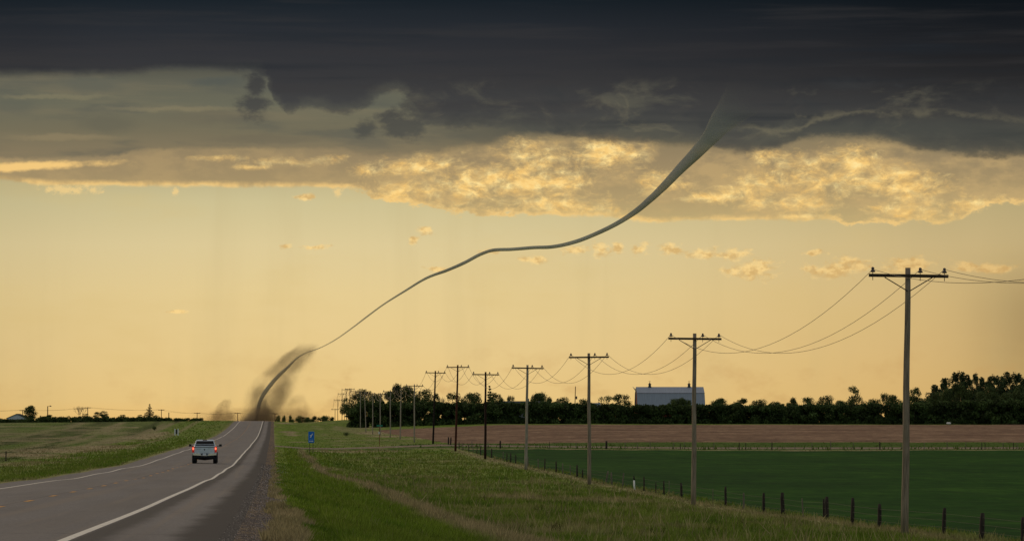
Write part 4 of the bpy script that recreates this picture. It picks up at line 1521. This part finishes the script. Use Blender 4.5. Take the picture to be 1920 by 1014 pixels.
ordn = ['leftmost and lowest', 'second', 'third', 'fourth and tallest', 'fifth', 'sixth', 'seventh', 'eighth', 'ninth', 'tenth', 'eleventh', 'twelfth', 'thirteenth', 'fourteenth', 'fifteenth']
for i, (px, yt, w) in enumerate(pop):
    plant('poplar', i, px, yt, w * 1.6, 1150 + (i * 37) % 40, ordn[i] + (' poplar of the tall stand at right' if i == 0 else ' poplar from the left in the tall stand at right'), 'poplars of the tall stand at the right edge')
mid = [(1752, 738, 34), (1772, 730, 36), (1800, 722, 40), (1830, 735, 40), (1858, 728, 40), (1885, 738, 40), (1910, 726, 42), (1940, 732, 44)]
for i, (px, yt, w) in enumerate(mid):
    plant('broad', i, px, yt, w, 1125 + (i % 3) * 6, ['first', 'second', 'third', 'fourth', 'fifth', 'sixth', 'seventh', 'eighth'][i] + ' bushy tree from the left in front of the poplar stand', 'bushy trees in front of the poplars')

G2 = 'trees on the left skyline'
for q in [
    ('broad', 0, 2, 784, 12, 1300, 'low round tree cut by the left edge of the picture'),
    ('broad', 1, 55, 761, 30, 1290, 'dark full tree right beside the white shed'),
    ('broad', 2, 92, 778, 26, 1280, 'low bushy tree around the yard light post'),
    ('bare', 0, 152, 756, 30, 1285, 'tall leafless tree on the left skyline'),
    ('open', 0, 160, 775, 18, 1280, 'small leafy tree at the foot of the leafless tree'),
    ('open', 1, 184, 772, 26, 1285, 'left one of two airy trees on the left skyline'),
    ('open', 0, 197, 770, 20, 1285, 'right one of two airy trees on the left skyline'),
    ('open', 1, 231, 777, 18, 1285, 'small thin tree midway between the airy pair and the spruce'),
    ('open', 0, 262, 777, 16, 1285, 'small thin tree just left of the left skyline spruce'),
    ('spruce', 1, 281, 757, 26, 1275, 'layered spruce standing alone on the left skyline'),
]:
    plant(*q, G2)
G3 = 'trees far beyond the road crest'
for q in [
    ('broad', 0, 521.5, 780, 11, 1750, 'first small round tree right of where the road meets the sky'),
    ('broad', 1, 532, 780, 11, 1800, 'second small round tree right of where the road meets the sky'),
    ('broad', 2, 545, 780.5, 13, 1820, 'third small round tree right of where the road meets the sky'),
    ('broad', 3, 557, 782.5, 18, 1700, 'low tree left of the far small pole in the grove'), ('broad', 0, 565, 780.5, 18, 1720, 'tree behind the far small pole in the grove'),
    ('broad', 1, 577, 782.5, 20, 1700, 'low tree just right of the far small pole'), ('broad', 2, 588, 781.5, 20, 1710, 'tree in the middle of the far grove'),
    ('broad', 3, 600, 781.5, 19, 1705, 'tree right of the middle of the far grove'), ('broad', 1, 610, 780, 18, 1700, 'tree at the foot of the bare far tree'),
    ('bare', 1, 612, 775, 16, 1720, 'thin bare tree sticking out of the far grove'), ('broad', 2, 622, 783, 20, 1700, 'rightmost low tree of the far grove'),
]:
    plant(*q, G3)
plant('bush', 0, 650, 809, 14, dist_for(650, 817), 'dark round bush in the meadow right of the blue sign', 'lone dark bushes', cat='bush')
plant('bush', 0, 291, 797, 13, dist_for(291, 806.5), 'dark round bush in the left field below the spruce', 'lone dark bushes', cat='bush')
plant('bush', 0, 1790, 991, 15, 168, 'dark weedy bush at the fence right of the nearest pole', 'lone dark bushes', cat='bush')
for o in [p for p in ALLP if p.name not in USED]:
    for ch in list(o.children): bpy.data.objects.remove(ch)
    bpy.data.objects.remove(o)


def hedge(name, label, x0, x1, d0, d1, top, n, rmin=1.0, rmax=1.7, depth=4.0, size=.25):
    """top: list of (px, picture row) for the crest of the hedge"""
    cs, rs = [], []
    m = int((x1 - x0) / F * d0 / 1.0)
    base = at((x0 + x1) / 2, (d0 + d1) / 2)
    root = empty(name, base)
    for i in range(m * 8):
        u_ = RNG.random()
        px = x0 + (x1 - x0) * u_
        d_ = d0 + (d1 - d0) * u_ + RNG.uniform(-depth / 2, depth / 2)
        g = at(px, d_)
        zt_ = up(float(np.interp(px, [q[0] for q in top], [q[1] for q in top])), d_) + RNG.normal(0, .25)
        r = RNG.uniform(rmin, rmax)
        h = max(1.0, zt_ - g.z)
        z = g.z + (h - r * .7) * (RNG.uniform(-.02, 1) if i % 3 else 1.0)
        if i % 4 == 1: z = g.z + r * .35
        cs.append((g.x - base.x, g.y - base.y, z - base.z))
        rs.append((r, r, r * .8))
        if i % 24 == 0:
            MB().tube([(g.x - base.x, g.y - base.y, g.z - base.z - .2), (g.x - base.x + RNG.uniform(-.3, .3), g.y - base.y, g.z - base.z + h * .7)], [.07, .03], 5).build('stem', bark, root)
    v, c = leaves(cs, rs, n, size, (.054, .078, .022), colvar=.5, fill=.35)
    leaf_obj('foliage', v, c, root)
    tag(root, label, 'hedge')
    return root


hedge('hedge', 'long dark shelterbelt hedge behind the ploughed field, below the barn', 655, 2080, 1150, 1110,
      [(655, 775), (665, 762), (690, 756), (800, 755), (900, 756), (960, 756), (1010, 754), (1110, 758), (1180, 761), (1330, 760), (1420, 761), (1600, 759), (1740, 757), (1800, 752), (2080, 748)], 320000, depth=7, size=.35)
hedge('hedge', 'low dark hedge along the left skyline in front of the white shed', -60, 322, 1265, 1255,
      [(-60, 789), (50, 789), (58, 783), (100, 781.5), (200, 782.5), (290, 782), (305, 784), (322, 790)], 36000, .7, 1.1, 4, .24)
hedge('hedge', 'short clipped hedge segment between the left skyline hedge and the road', 328, 379, 1230, 1235, [(328, 787), (340, 786), (365, 787), (379, 790)], 5000, .5, .8, 2, .16)

# ------------------------------------------------------------------ barn, farmhouse, sheds
roof_m = material('grey_metal_roof', lin((132, 140, 152)), rough=.5, spec=.4, var=.10, scale=1.2, stretch=(6, .3, .3))
barn_red = material('barn_red_boards', lin((96, 34, 28)), var=.3, scale=3, stretch=(5, 5, .4))
white_board = material('white_boards', lin((196, 198, 200)), var=.1, scale=3, stretch=(.4, .4, 5))
shingle = material('grey_shingles', lin((62, 66, 64)), var=.2, scale=4)

bd = 1190.0
L = (1319 - 1192) / F * bd
cx = (1192 + 1319) / 2
b = at(cx, bd)
rz = math.radians(3.2)
root = empty('barn', b, rz)
ztop = up(726, bd) - b.z
zbrk = up(737.5, bd) - b.z
zlow = up(765, bd) - b.z
hw = 5.4
prof = [(-hw, 0), (-hw, zlow), (-hw * .62, zbrk), (0, ztop), (hw * .62, zbrk), (hw, zlow), (hw, 0)]
MB().poly([(-L / 2 + .3, y, z - .08) for y, z in prof], L - .6, (1, 0, 0)).build('wall', barn_red, root)
rf = MB()


def slab(p, q, th=.14):
    (y0, z0), (y1, z1) = p, q
    n = Vector((0, -(z1 - z0), (y1 - y0))).normalized() * th
    n = n if n.z > 0 else -n
    rf.poly([(-L / 2, y0, z0), (-L / 2, y1, z1), (-L / 2, y1 + n.y, z1 + n.z), (-L / 2, y0 + n.y, z0 + n.z)], L, (1, 0, 0))


ey = hw + .35
slab((-ey, zlow - .45), (-hw * .62 - .02, zbrk))
slab((ey, zlow - .45), (hw * .62 + .02, zbrk))
slab((-hw * .62 - .12, zbrk - .02), (0, ztop), .17)
slab((hw * .62 + .12, zbrk - .02), (0, ztop + .004), .17)
rfo = rf.build('roof', roof_m, root)
MB().poly([(-L / 2 - 1.0, 0, ztop + .12), (-L / 2 + .1, -hw * .5, zbrk + .8), (-L / 2 + .1, hw * .5, zbrk + .8)], .14, (0, 0, 1)).build('hay_hood', roof_m, root)
mbx = MB()
for k in range(40):
    xx = -L / 2 + L * (k + .5) / 40
    mbx.poly([(xx - .02, -hw * .62 - .14, zbrk + .17), (xx - .02, -ey - .12, zlow - .42), (xx - .02, -ey - .16, zlow - .42), (xx - .02, -hw * .62 - .18, zbrk + .17)], .04, (1, 0, 0))
mbx.build('seam', roof_m, rfo)
MB().box((0, -hw * .62 - .16, zbrk + .05), (L, .10, .16)).build('break_flashing', steel_dark, rfo)
for px in (1218, 1292):
    x = (px - cx) / F * bd
    cp = MB().lathe((x, 0, ztop), [(.62, 0), (.42, .35), (.34, .9)], 8).build('cupola', shingle, rfo)
    MB().lathe((x, 0, ztop + .9), [(.60, 0), (.28, .25), (.10, .5), (.12, .62), (.03, .75), (.02, 1.25)], 8).build('cap', steel_dark, cp)
    MB().box((x, 0, ztop + 1.85), (.7, .03, .08)).build('weathervane', steel_dark, cp)
tag(root, 'big old barn with grey metal gambrel roof and two cupolas above the hedge', 'barn')


def gable_house(name, label, px0, px1, ypk, yeave, d, wall, roofm, ridge_along=False, depth=9.0):
    b = at((px0 + px1) / 2, d)
    w = (px1 - px0) / F * d
    zp, ze = up(ypk, d) - b.z, up(yeave, d) - b.z
    root = empty(name, b)
    if not ridge_along:
        MB().poly([(-w / 2, 0, 0), (w / 2, 0, 0), (w / 2, 0, ze), (0, 0, zp), (-w / 2, 0, ze)], depth, (0, 1, 0)).build('wall', wall, root)
        mb = MB()
        for s_ in (-1, 1):
            mb.poly([(s_ * (w / 2 + .35), -.3, ze - .15), (s_ * .002, -.3, zp + .02), (s_ * .002, -.3, zp + .17), (s_ * (w / 2 + .35), -.3, ze)], depth + .6, (0, 1, 0))
        r = mb.build('roof', roofm, root)
    else:
        MB().poly([(-w / 2, 0, 0), (-w / 2, depth, 0), (-w / 2, depth, ze), (-w / 2, depth / 2, zp), (-w / 2, 0, ze)], w, (1, 0, 0)).build('wall', wall, root)
        mb = MB()
        mb.poly([(-w / 2 - .3, -.4, ze - .15), (-w / 2 - .3, depth / 2, zp + .02), (-w / 2 - .3, depth / 2, zp + .17), (-w / 2 - .3, -.4, ze)], w + .6, (1, 0, 0))
        mb.poly([(-w / 2 - .3, depth + .4, ze - .15), (-w / 2 - .3, depth / 2 + .004, zp + .02), (-w / 2 - .3, depth / 2 + .004, zp + .17), (-w / 2 - .3, depth + .4, ze)], w + .6, (1, 0, 0))
        r = mb.build('roof', roofm, root)
    tag(root, label, 'house' if ridge_along else 'shed')
    return root, r, w, zp, ze


root, r, w, zp, ze = gable_house('shed', 'white gabled shed at the left end of the skyline', 14, 50, 776, 783.5, 1300, white_board, shingle)
MB().box((0, -.03, ze * .45), (w * .4, .06, ze * .7)).build('door', material('pale_door', lin((170, 174, 178)), var=.1), root)
root, r, w, zp, ze = gable_house('farmhouse', 'farmhouse with low grey roof half hidden behind the hedge', 943, 1022, 752.5, 761, 1172, material('dull_boards', lin((96, 98, 96)), var=.15), shingle, True)
MB().box((w * .10, 4.5, zp + .3), (.6, .6, 1.3)).build('chimney', material('pale_chimney', lin((140, 134, 126)), var=.2), r)
mb = MB().poly([(w * .05, -.2, ze + .3), (w * .12, -.2, ze + 1.2), (w * .19, -.2, ze + .3)], 3, (0, 1, 0))
mb.build('dormer', white_board, r)
gable_house('outbuilding', 'low bluish roofed outbuilding peeking above the hedge left of the barn', 1106, 1124, 756, 761, 1175, white_board, material('bluish_roof', lin((110, 124, 134)), var=.1), True, 6)

# ------------------------------------------------------------------ pickup truck
paint = material('silver_truck_paint', lin((186, 193, 200)), rough=.28, spec=.5, metal=.25, var=.03)
chrome = material('chrome', (.62, .64, .66), rough=.18, metal=1.0, var=.04)
glass = material('dark_glass', (.010, .010, .011), rough=.12, spec=.22, var=.05)
rubber = material('tyre_rubber', (.012, .012, .012), rough=.85, var=.2)
plastic = material('black_plastic', (.018, .018, .02), rough=.6, var=.1)
red_l = material('red_lens', (.18, .008, .006), rough=.2, spec=.5, var=.05, emit=((.7, .03, .015), .25))
red_on = material('lit_tail_lamp', (.6, .04, .02), rough=.3, var=.02, emit=((1.0, .14, .07), 2.2))
dim_red = material('dark_red_lens', (.10, .01, .01), rough=.3, var=.05)
plate_m = material('licence_plate', lin((196, 200, 204)), rough=.5, var=.06)

ts, tt = 1.15, 327.0
X, Y = to_xy(ts, tt)
truck = empty('pickup_truck', (X, Y, float(Zline(ts, [tt])[0]) + .008), A)
# bed walls and floor
body = MB()
for s_ in (-1, 1):
    ring = lambda y: [(s_ * 1.00, y, .66), (s_ * 1.035, y, .95), (s_ * 1.02, y, 1.20), (s_ * .955, y, 1.43), (s_ * .87, y, 1.44), (s_ * .86, y, .80)]
    rr = [ring(.06), ring(1.98)]
    if s_ < 0: rr = [r[::-1] for r in rr]
    body.loft(rr)
body.box((0, 1.02, .78), (1.72, 1.9, .08))


def ring_cab(y, w0, w1, z0, z1, r=.07):
    return [(-w0, y, z0), (w0, y, z0), (w1, y, z0 + .25), (w1, y, z1 - r), (w1 - r, y, z1), (-w1 + r, y, z1), (-w1, y, z1 - r), (-w1, y, z0 + .25)]


body.loft([ring_cab(1.985, .98, 1.02, .60, 1.44), ring_cab(4.1, .98, 1.02, .60, 1.43), ring_cab(4.3, .98, 1.01, .60, 1.38), ring_cab(5.4, .96, .98, .58, 1.26), ring_cab(5.72, .90, .90, .55, 1.12)])
body.build('body', paint, truck, bevel=.02)
# cab top
cabt = MB()


def ring_top(z, w, y0, y1):
    return [(-w, y0, z), (w, y0, z), (w, y1, z), (-w, y1, z)]


cabt.loft([ring_top(1.435, .90, 2.02, 4.25), ring_top(1.60, .865, 2.06, 4.05), ring_top(1.92, .755, 2.22, 3.55), ring_top(1.985, .68, 2.34, 3.45)])
cabo = cabt.build('cab', paint, truck, bevel=.03)


def pane(name, corners, m, out, par):
    o = Vector(out)
    return MB().poly([Vector(c) + o * .008 for c in corners], .012, out).build(name, m, par)


rwn = Vector((0, -1, -.35 * -1)).normalized()
pane('rear_window', [(-.795, 2.035, 1.485), (.795, 2.035, 1.485), (.70, 2.195, 1.87), (-.70, 2.195, 1.87)], glass, (0, -.9, .42), cabo)
pane('windscreen', [(.78, 4.17, 1.50), (-.78, 4.17, 1.50), (-.70, 3.60, 1.89), (.70, 3.60, 1.89)], glass, (0, .6, .8), cabo)
for s_ in (-1, 1):
    cs_ = [(s_ * .89, 2.35, 1.50), (s_ * .89, 3.95, 1.50), (s_ * .775, 3.48, 1.87), (s_ * .775, 2.45, 1.87)]
    pane('side_window', cs_ if s_ > 0 else cs_[::-1], glass, (s_ * .95, 0, .3), cabo)
MB().box((0, 2.26, 1.945), (.36, .06, .085)).build('high_brake_light', dim_red, cabo, bevel=.01)
# tailgate with pressed panel, handle, emblem and badges
tg = MB().box((0, .03, 1.15), (1.68, .07, .58)).build('tailgate', paint, truck, bevel=.015)
MB().box((0, -.012, 1.385), (1.66, .03, .05)).build('top_rail', plastic, tg, bevel=.01)
MB().box((0, -.010, 1.02), (1.50, .012, .03)).build('crease', plastic if False else paint, tg)
MB().poly([(-.055, -.018, 1.22), (.055, -.018, 1.22), (.05, -.018, 1.14), (0, -.018, 1.09), (-.05, -.018, 1.14)], .012, (0, 1, 0)).build('emblem', plastic, tg)
MB().box((.42, -.012, 1.245), (.22, .012, .022)).build('badge', steel_dark, tg)
MB().box((-.50, -.012, 1.20), (.36, .012, .018)).build('badge', steel_dark, tg)
for s_ in (-1, 1):
    lp = MB().box((s_ * .945, .02, 1.185), (.19, .10, .49)).build('tail_light', red_l, truck, bevel=.02)
    MB().box((s_ * .935, -.035, 1.245), (.11, .02, .19)).build('lit_lamp', red_on, lp, bevel=.008)
# bumper
bm = MB()
for s_ in (-1, 1):
    q = [(s_ * 1.00, -.16, .86), (s_ * .40, -.16, .86), (s_ * .26, -.16, .70), (s_ * .20, -.16, .64), (s_ * .98, -.16, .70)]
    bm.poly(q if s_ > 0 else q[::-1], .16, (0, 1, 0))
bm.box((0, -.08, .665), (.44, .155, .05))
bmo = bm.build('bumper', chrome, truck, bevel=.012)
MB().box((0, -.06, .79), (.50, .10, .14)).build('plate_recess', plastic, bmo)
MB().box((0, -.125, .775), (.31, .012, .165)).build('licence_plate', plate_m, bmo, bevel=.003)
MB().box((0, .15, .56), (1.66, .3, .20)).build('chassis', plastic, truck, bevel=.02)
MB().box((0, 2.7, .50), (1.3, 4.8, .18)).build('underbody', plastic, truck)
MB().tube([(0, -.2, .55), (0, .1, .55)], .045, 8).build('tow_hitch', steel_dark, truck)
MB().tube([(.55, -.02, .47), (.55, .6, .47)], .04, 8).build('exhaust_pipe', steel_dark, truck)
MB().tube([(-.72, .95, .42), (0, .95, .40), (.72, .95, .42)], [.07, .13, .07], 8).build('axle', plastic, truck)
for (x, y) in ((-.86, .95), (.86, .95), (-.86, 4.75), (.86, 4.75)):
    s_ = 1 if x > 0 else -1
    wh = MB().tube([(x - .155, y, .40), (x - .13, y, .40), (x + .13, y, .40), (x + .155, y, .40)], [.34, .40, .40, .34], 24).build('wheel', rubber, truck, smooth=False)
    MB().tube([(x + s_ * .10, y, .40), (x + s_ * .17, y, .40)], [.24, .21], 16).build('rim', chrome, wh)
    MB().tube([(s_ * .80, y, .50), (s_ * 1.045, y, .50)], .47, 24).build('wheel_arch', plastic, truck)
    if y < 2:
        MB().box((x, y - .52, .48), (.30, .02, .34)).build('mud_flap', plastic, truck)
for s_ in (-1, 1):
    mr = MB().box((s_ * 1.28, 3.95, 1.50), (.24, .10, .20), taper=.9).build('mirror', plastic, truck, bevel=.03)
    MB().tube([(s_ * 1.0, 4.0, 1.42), (s_ * 1.22, 3.97, 1.47)], .03, 6).build('mirror_arm', plastic, mr)
tag(truck, 'silver pickup truck with lit red tail lights driving away in the right lane', 'pickup truck')

# ------------------------------------------------------------------ tornado funnel and dust
TD = 4000.0


def fun(px, py, d):
    return Vector(((px - 960) / F * d, d, up(py, d)))


cl = [(1420, 150, 52), (1398, 177, 42), (1376, 204, 31), (1353, 231, 22.5), (1335, 253, 16.5), (1308, 284, 11.8), (1275, 318, 9.2), (1248, 346, 7.6), (1221, 372, 6.3), (1193, 396, 5.2), (1160, 417, 4.4), (1120, 437, 3.9),
      (1080, 453, 3.7), (1040, 462, 3.4), (1000, 464, 3.2), (960, 467.5, 3.1), (925, 469, 3.1), (900, 477, 3.0), (870, 493, 3.0), (840, 506, 2.8), (800, 521, 2.3), (760, 545, 1.9), (720, 570, 1.5), (690, 592, 1.5),
      (660, 615, 1.3), (630, 636, 1.1), (600, 652, 1.0), (575, 661, 1.1), (556, 672, 1.7), (540, 688, 2.5), (525, 702, 3.2), (510, 718, 3.6), (497, 735, 3.7), (489, 750, 3.5), (484, 768, 3.2), (480, 792, 3.2)]


def catmull(P, n):
    P = [P[0]] + P + [P[-1]]
    out = []
    for i in range(1, len(P) - 2):
        for q in range(n):
            t = q / n
            a, b_, c, d = [np.array(P[i + k], float) for k in (-1, 0, 1, 2)]
            out.append(.5 * ((2 * b_) + (-a + c) * t + (2 * a - 5 * b_ + 4 * c - d) * t ** 2 + (-a + 3 * b_ - 3 * c + d) * t ** 3))
    out.append(np.array(P[-2], float))
    return out


cp = catmull(cl, 6)
ring_n = 28
vv, ff, op = [], [], []
org = fun(480, 788, TD)
for i, (px, py, hwid) in enumerate(cp):
    d = TD + (788 - py) * .0
    p = fun(px, py, d) - org
    a_, b2 = cp[max(0, i - 1)], cp[min(len(cp) - 1, i + 1)]
    dr = (fun(b2[0], b2[1], d) - fun(a_[0], a_[1], d)).normalized()
    n1 = Vector((0, 1, 0))
    n2 = dr.cross(n1).normalized()
    r = max(.4, hwid / F * d)
    alpha = float(np.interp(py, [178, 210, 244, 289], [0.0, .13, .48, .95])) * float(np.interp(px, [480, 500, 540, 575, 610, 680, 760, 840], [.75, .85, .75, .45, .45, .60, .78, .93]))
    for k in range(ring_n):
        th = 2 * math.pi * k / ring_n
        wob_ = 1 + .05 * math.sin(3 * th + i * .35) + .10 * (vnoise(np.array([i * .45]), np.array([th * 1.2]), 5)[0] - .5)
        vv.append(tuple(p + (n1 * math.cos(th) + n2 * math.sin(th)) * r * wob_))
        op.append((alpha, alpha, alpha))
for i in range(len(cp) - 1):
    for k in range(ring_n):
        a_ = i * ring_n + k
        b_ = i * ring_n + (k + 1) % ring_n
        ff.append((a_, b_, b_ + ring_n, a_ + ring_n))
fm = bpy.data.materials.new('condensation_funnel')
fm.use_nodes = True
T_ = NT(fm.node_tree)
T_.n.clear()
out = T_.new('ShaderNodeOutputMaterial')
df = T_.new('ShaderNodeBsdfDiffuse')
co = T_.new('ShaderNodeTexCoord').outputs['Object']
nn = T_.noise(co, .02, 5, .6)
T_.put(df.inputs[0], T_.mix(T_.ss(nn, .3, .7), (.33, .325, .275), (.40, .39, .33)))
tp = T_.new('ShaderNodeBsdfTransparent')
ms = T_.new('ShaderNodeMixShader')
atb = T_.new('ShaderNodeAttribute', attribute_name='cover')
geo = T_.new('ShaderNodeNewGeometry')
# a hollow tube of cloud: only the near wall is drawn dense, more so where it is seen edge-on
lw = T_.new('ShaderNodeLayerWeight')
lw.inputs[0].default_value = .5
ed = T_.mul(T_.ss(lw.outputs['Facing'], .0, .8, .86, 1.0), T_.ss(T_.noise(T_.xyz(T_.mul(T_.sep(co)[0], .05), T_.mul(T_.sep(co)[1], .3), T_.mul(T_.sep(co)[2], .05)), 1, 6, .7), .2, .62, .88, 1.0))
rim_ = T_.ss(lw.outputs['Facing'], .80, .995, 1.0, .15)
al = T_.mul(T_.sep(atb.outputs['Color'])[0], T_.mul(ed, rim_))
T_.put(ms.inputs[0], al)
T_.l.new(tp.outputs[0], ms.inputs[1])
T_.l.new(df.outputs[0], ms.inputs[2])
T_.l.new(ms.outputs[0], out.inputs[0])
fo = np_mesh('tornado', np.array(vv), np.array(ff), fm, np.array(op), smooth=True)
fo.location = org
tag(fo, 'thin winding rope tornado curving from the storm cloud down to the road crest', 'tornado')


def dust(name, label, x0, x1, y0, y1, cen, rad, dens, hollow, col, d=TD, nscale=.035, thr=.45, absorb=.5):
    """volume of dust in a box; cen/rad: (height above base, x) and (height, radius) in metres"""
    w0 = fun(x0, y0, d)
    w1 = fun(x1, y1, d)
    o = Vector(((w0.x + w1.x) / 2, d, w1.z))
    hx = (w1.x - w0.x) / 2
    hz_ = w0.z - w1.z
    mx_r = max(r for _, r in rad) * 1.3
    bx = MB().box((0, 0, hz_ / 2), (2 * hx, 2 * mx_r, hz_))
    mt = bpy.data.materials.new(name)
    mt.use_nodes = True
    T_ = NT(mt.node_tree)
    T_.n.clear()
    out = T_.new('ShaderNodeOutputMaterial')
    co = T_.new('ShaderNodeTexCoord').outputs['Object']
    x, y, z = T_.sep(co)
    big = T_.noise(co, nscale * .5, 3, .5)
    xw = T_.add(x, T_.mul(T_.sub(big, .5), mx_r * .7))
    cx_ = T_.curve(z, cen)
    rr = T_.curve(z, rad)
    dxx = T_.sub(xw, cx_)
    r = T_.m('DIVIDE', T_.m('SQRT', T_.add(T_.mul(dxx, dxx), T_.mul(y, y))), rr)
    fall = T_.ss(r, 1.0, .45)
    if hollow:
        fall = T_.mul(fall, T_.ss(r, .15, .6, 1 - hollow, 1))
    nz = T_.noise(co, nscale, 6, .62)
    dn = T_.mul(T_.mul(fall, T_.ss(nz, thr - .10, thr + .16)), dens)
    dn = T_.mul(dn, T_.ss(z, hz_, hz_ * .85))
    pv = T_.new('ShaderNodeVolumePrincipled')
    pv.inputs['Color'].default_value = (*col, 1)
    pv.inputs['Anisotropy'].default_value = .3
    pv.inputs['Absorption Color'].default_value = (0, 0, 0, 1)
    T_.put(pv.inputs['Density'], dn)
    T_.l.new(pv.outputs[0], out.inputs['Volume'])
    ob = bx.build(name, mt, loc=o)
    tag(ob, label, 'dust', kind='stuff')
    return ob, o


ppm = F / TD
mpx = 1 / ppm


def cz(py): return (788 - py) * mpx


X0 = 500


def cxm(px): return (px - X0) * mpx


dust('dust_cloud', 'tall slanting veil of dust wrapped around the foot of the tornado', 400, 600, 640, 788,
     [(cz(788), cxm(484)), (cz(765), cxm(494)), (cz(745), cxm(502)), (cz(720), cxm(514)), (cz(695), cxm(532)), (cz(672), cxm(554)), (cz(650), cxm(578))],
     [(cz(788), 24), (cz(765), 28), (cz(745), 29), (cz(720), 27), (cz(695), 24), (cz(672), 21), (cz(650), 14)], .058, .82, (.48, .37, .22), thr=.42)
X0 = 490
dust('dust_cloud', 'dense dark puff of dust where the tornado touches the ground', 440, 540, 745, 790,
     [(cz(790), cxm(484)), (cz(775), cxm(487)), (cz(745), cxm(492))], [(cz(790), 25), (cz(778), 21), (cz(765), 13), (cz(745), 5)], .10, 0, (.36, .31, .25), thr=.38)
X0 = 400
dust('dust_cloud', 'low brown puffs of dust drifting left of the tornado', 335, 465, 745, 790,
     [(cz(790), cxm(412)), (cz(770), cxm(416)), (cz(745), cxm(430))], [(cz(790), 22), (cz(775), 19), (cz(762), 12), (cz(745), 4)], .085, 0, (.46, .30, .16), thr=.50, nscale=.06)
X0 = 560
dust('dust_cloud', 'faint thin haze of dust drifting right of the tornado', 505, 625, 735, 790,
     [(cz(790), cxm(545)), (cz(765), cxm(548)), (cz(735), cxm(560))], [(cz(790), 30), (cz(775), 26), (cz(755), 15), (cz(735), 5)], .040, 0, (.45, .28, .14), thr=.48, nscale=.04)
X0 = 490
dust('dust_cloud', 'very thin wide brown haze of dust lying along the horizon behind the crest', 330, 650, 762, 790,
     [(cz(790), 0), (cz(775), 0), (cz(762), 0)], [(cz(790), 92), (cz(775), 80), (cz(762), 50)], .006, 0, (.50, .32, .16), thr=.42, nscale=.03)
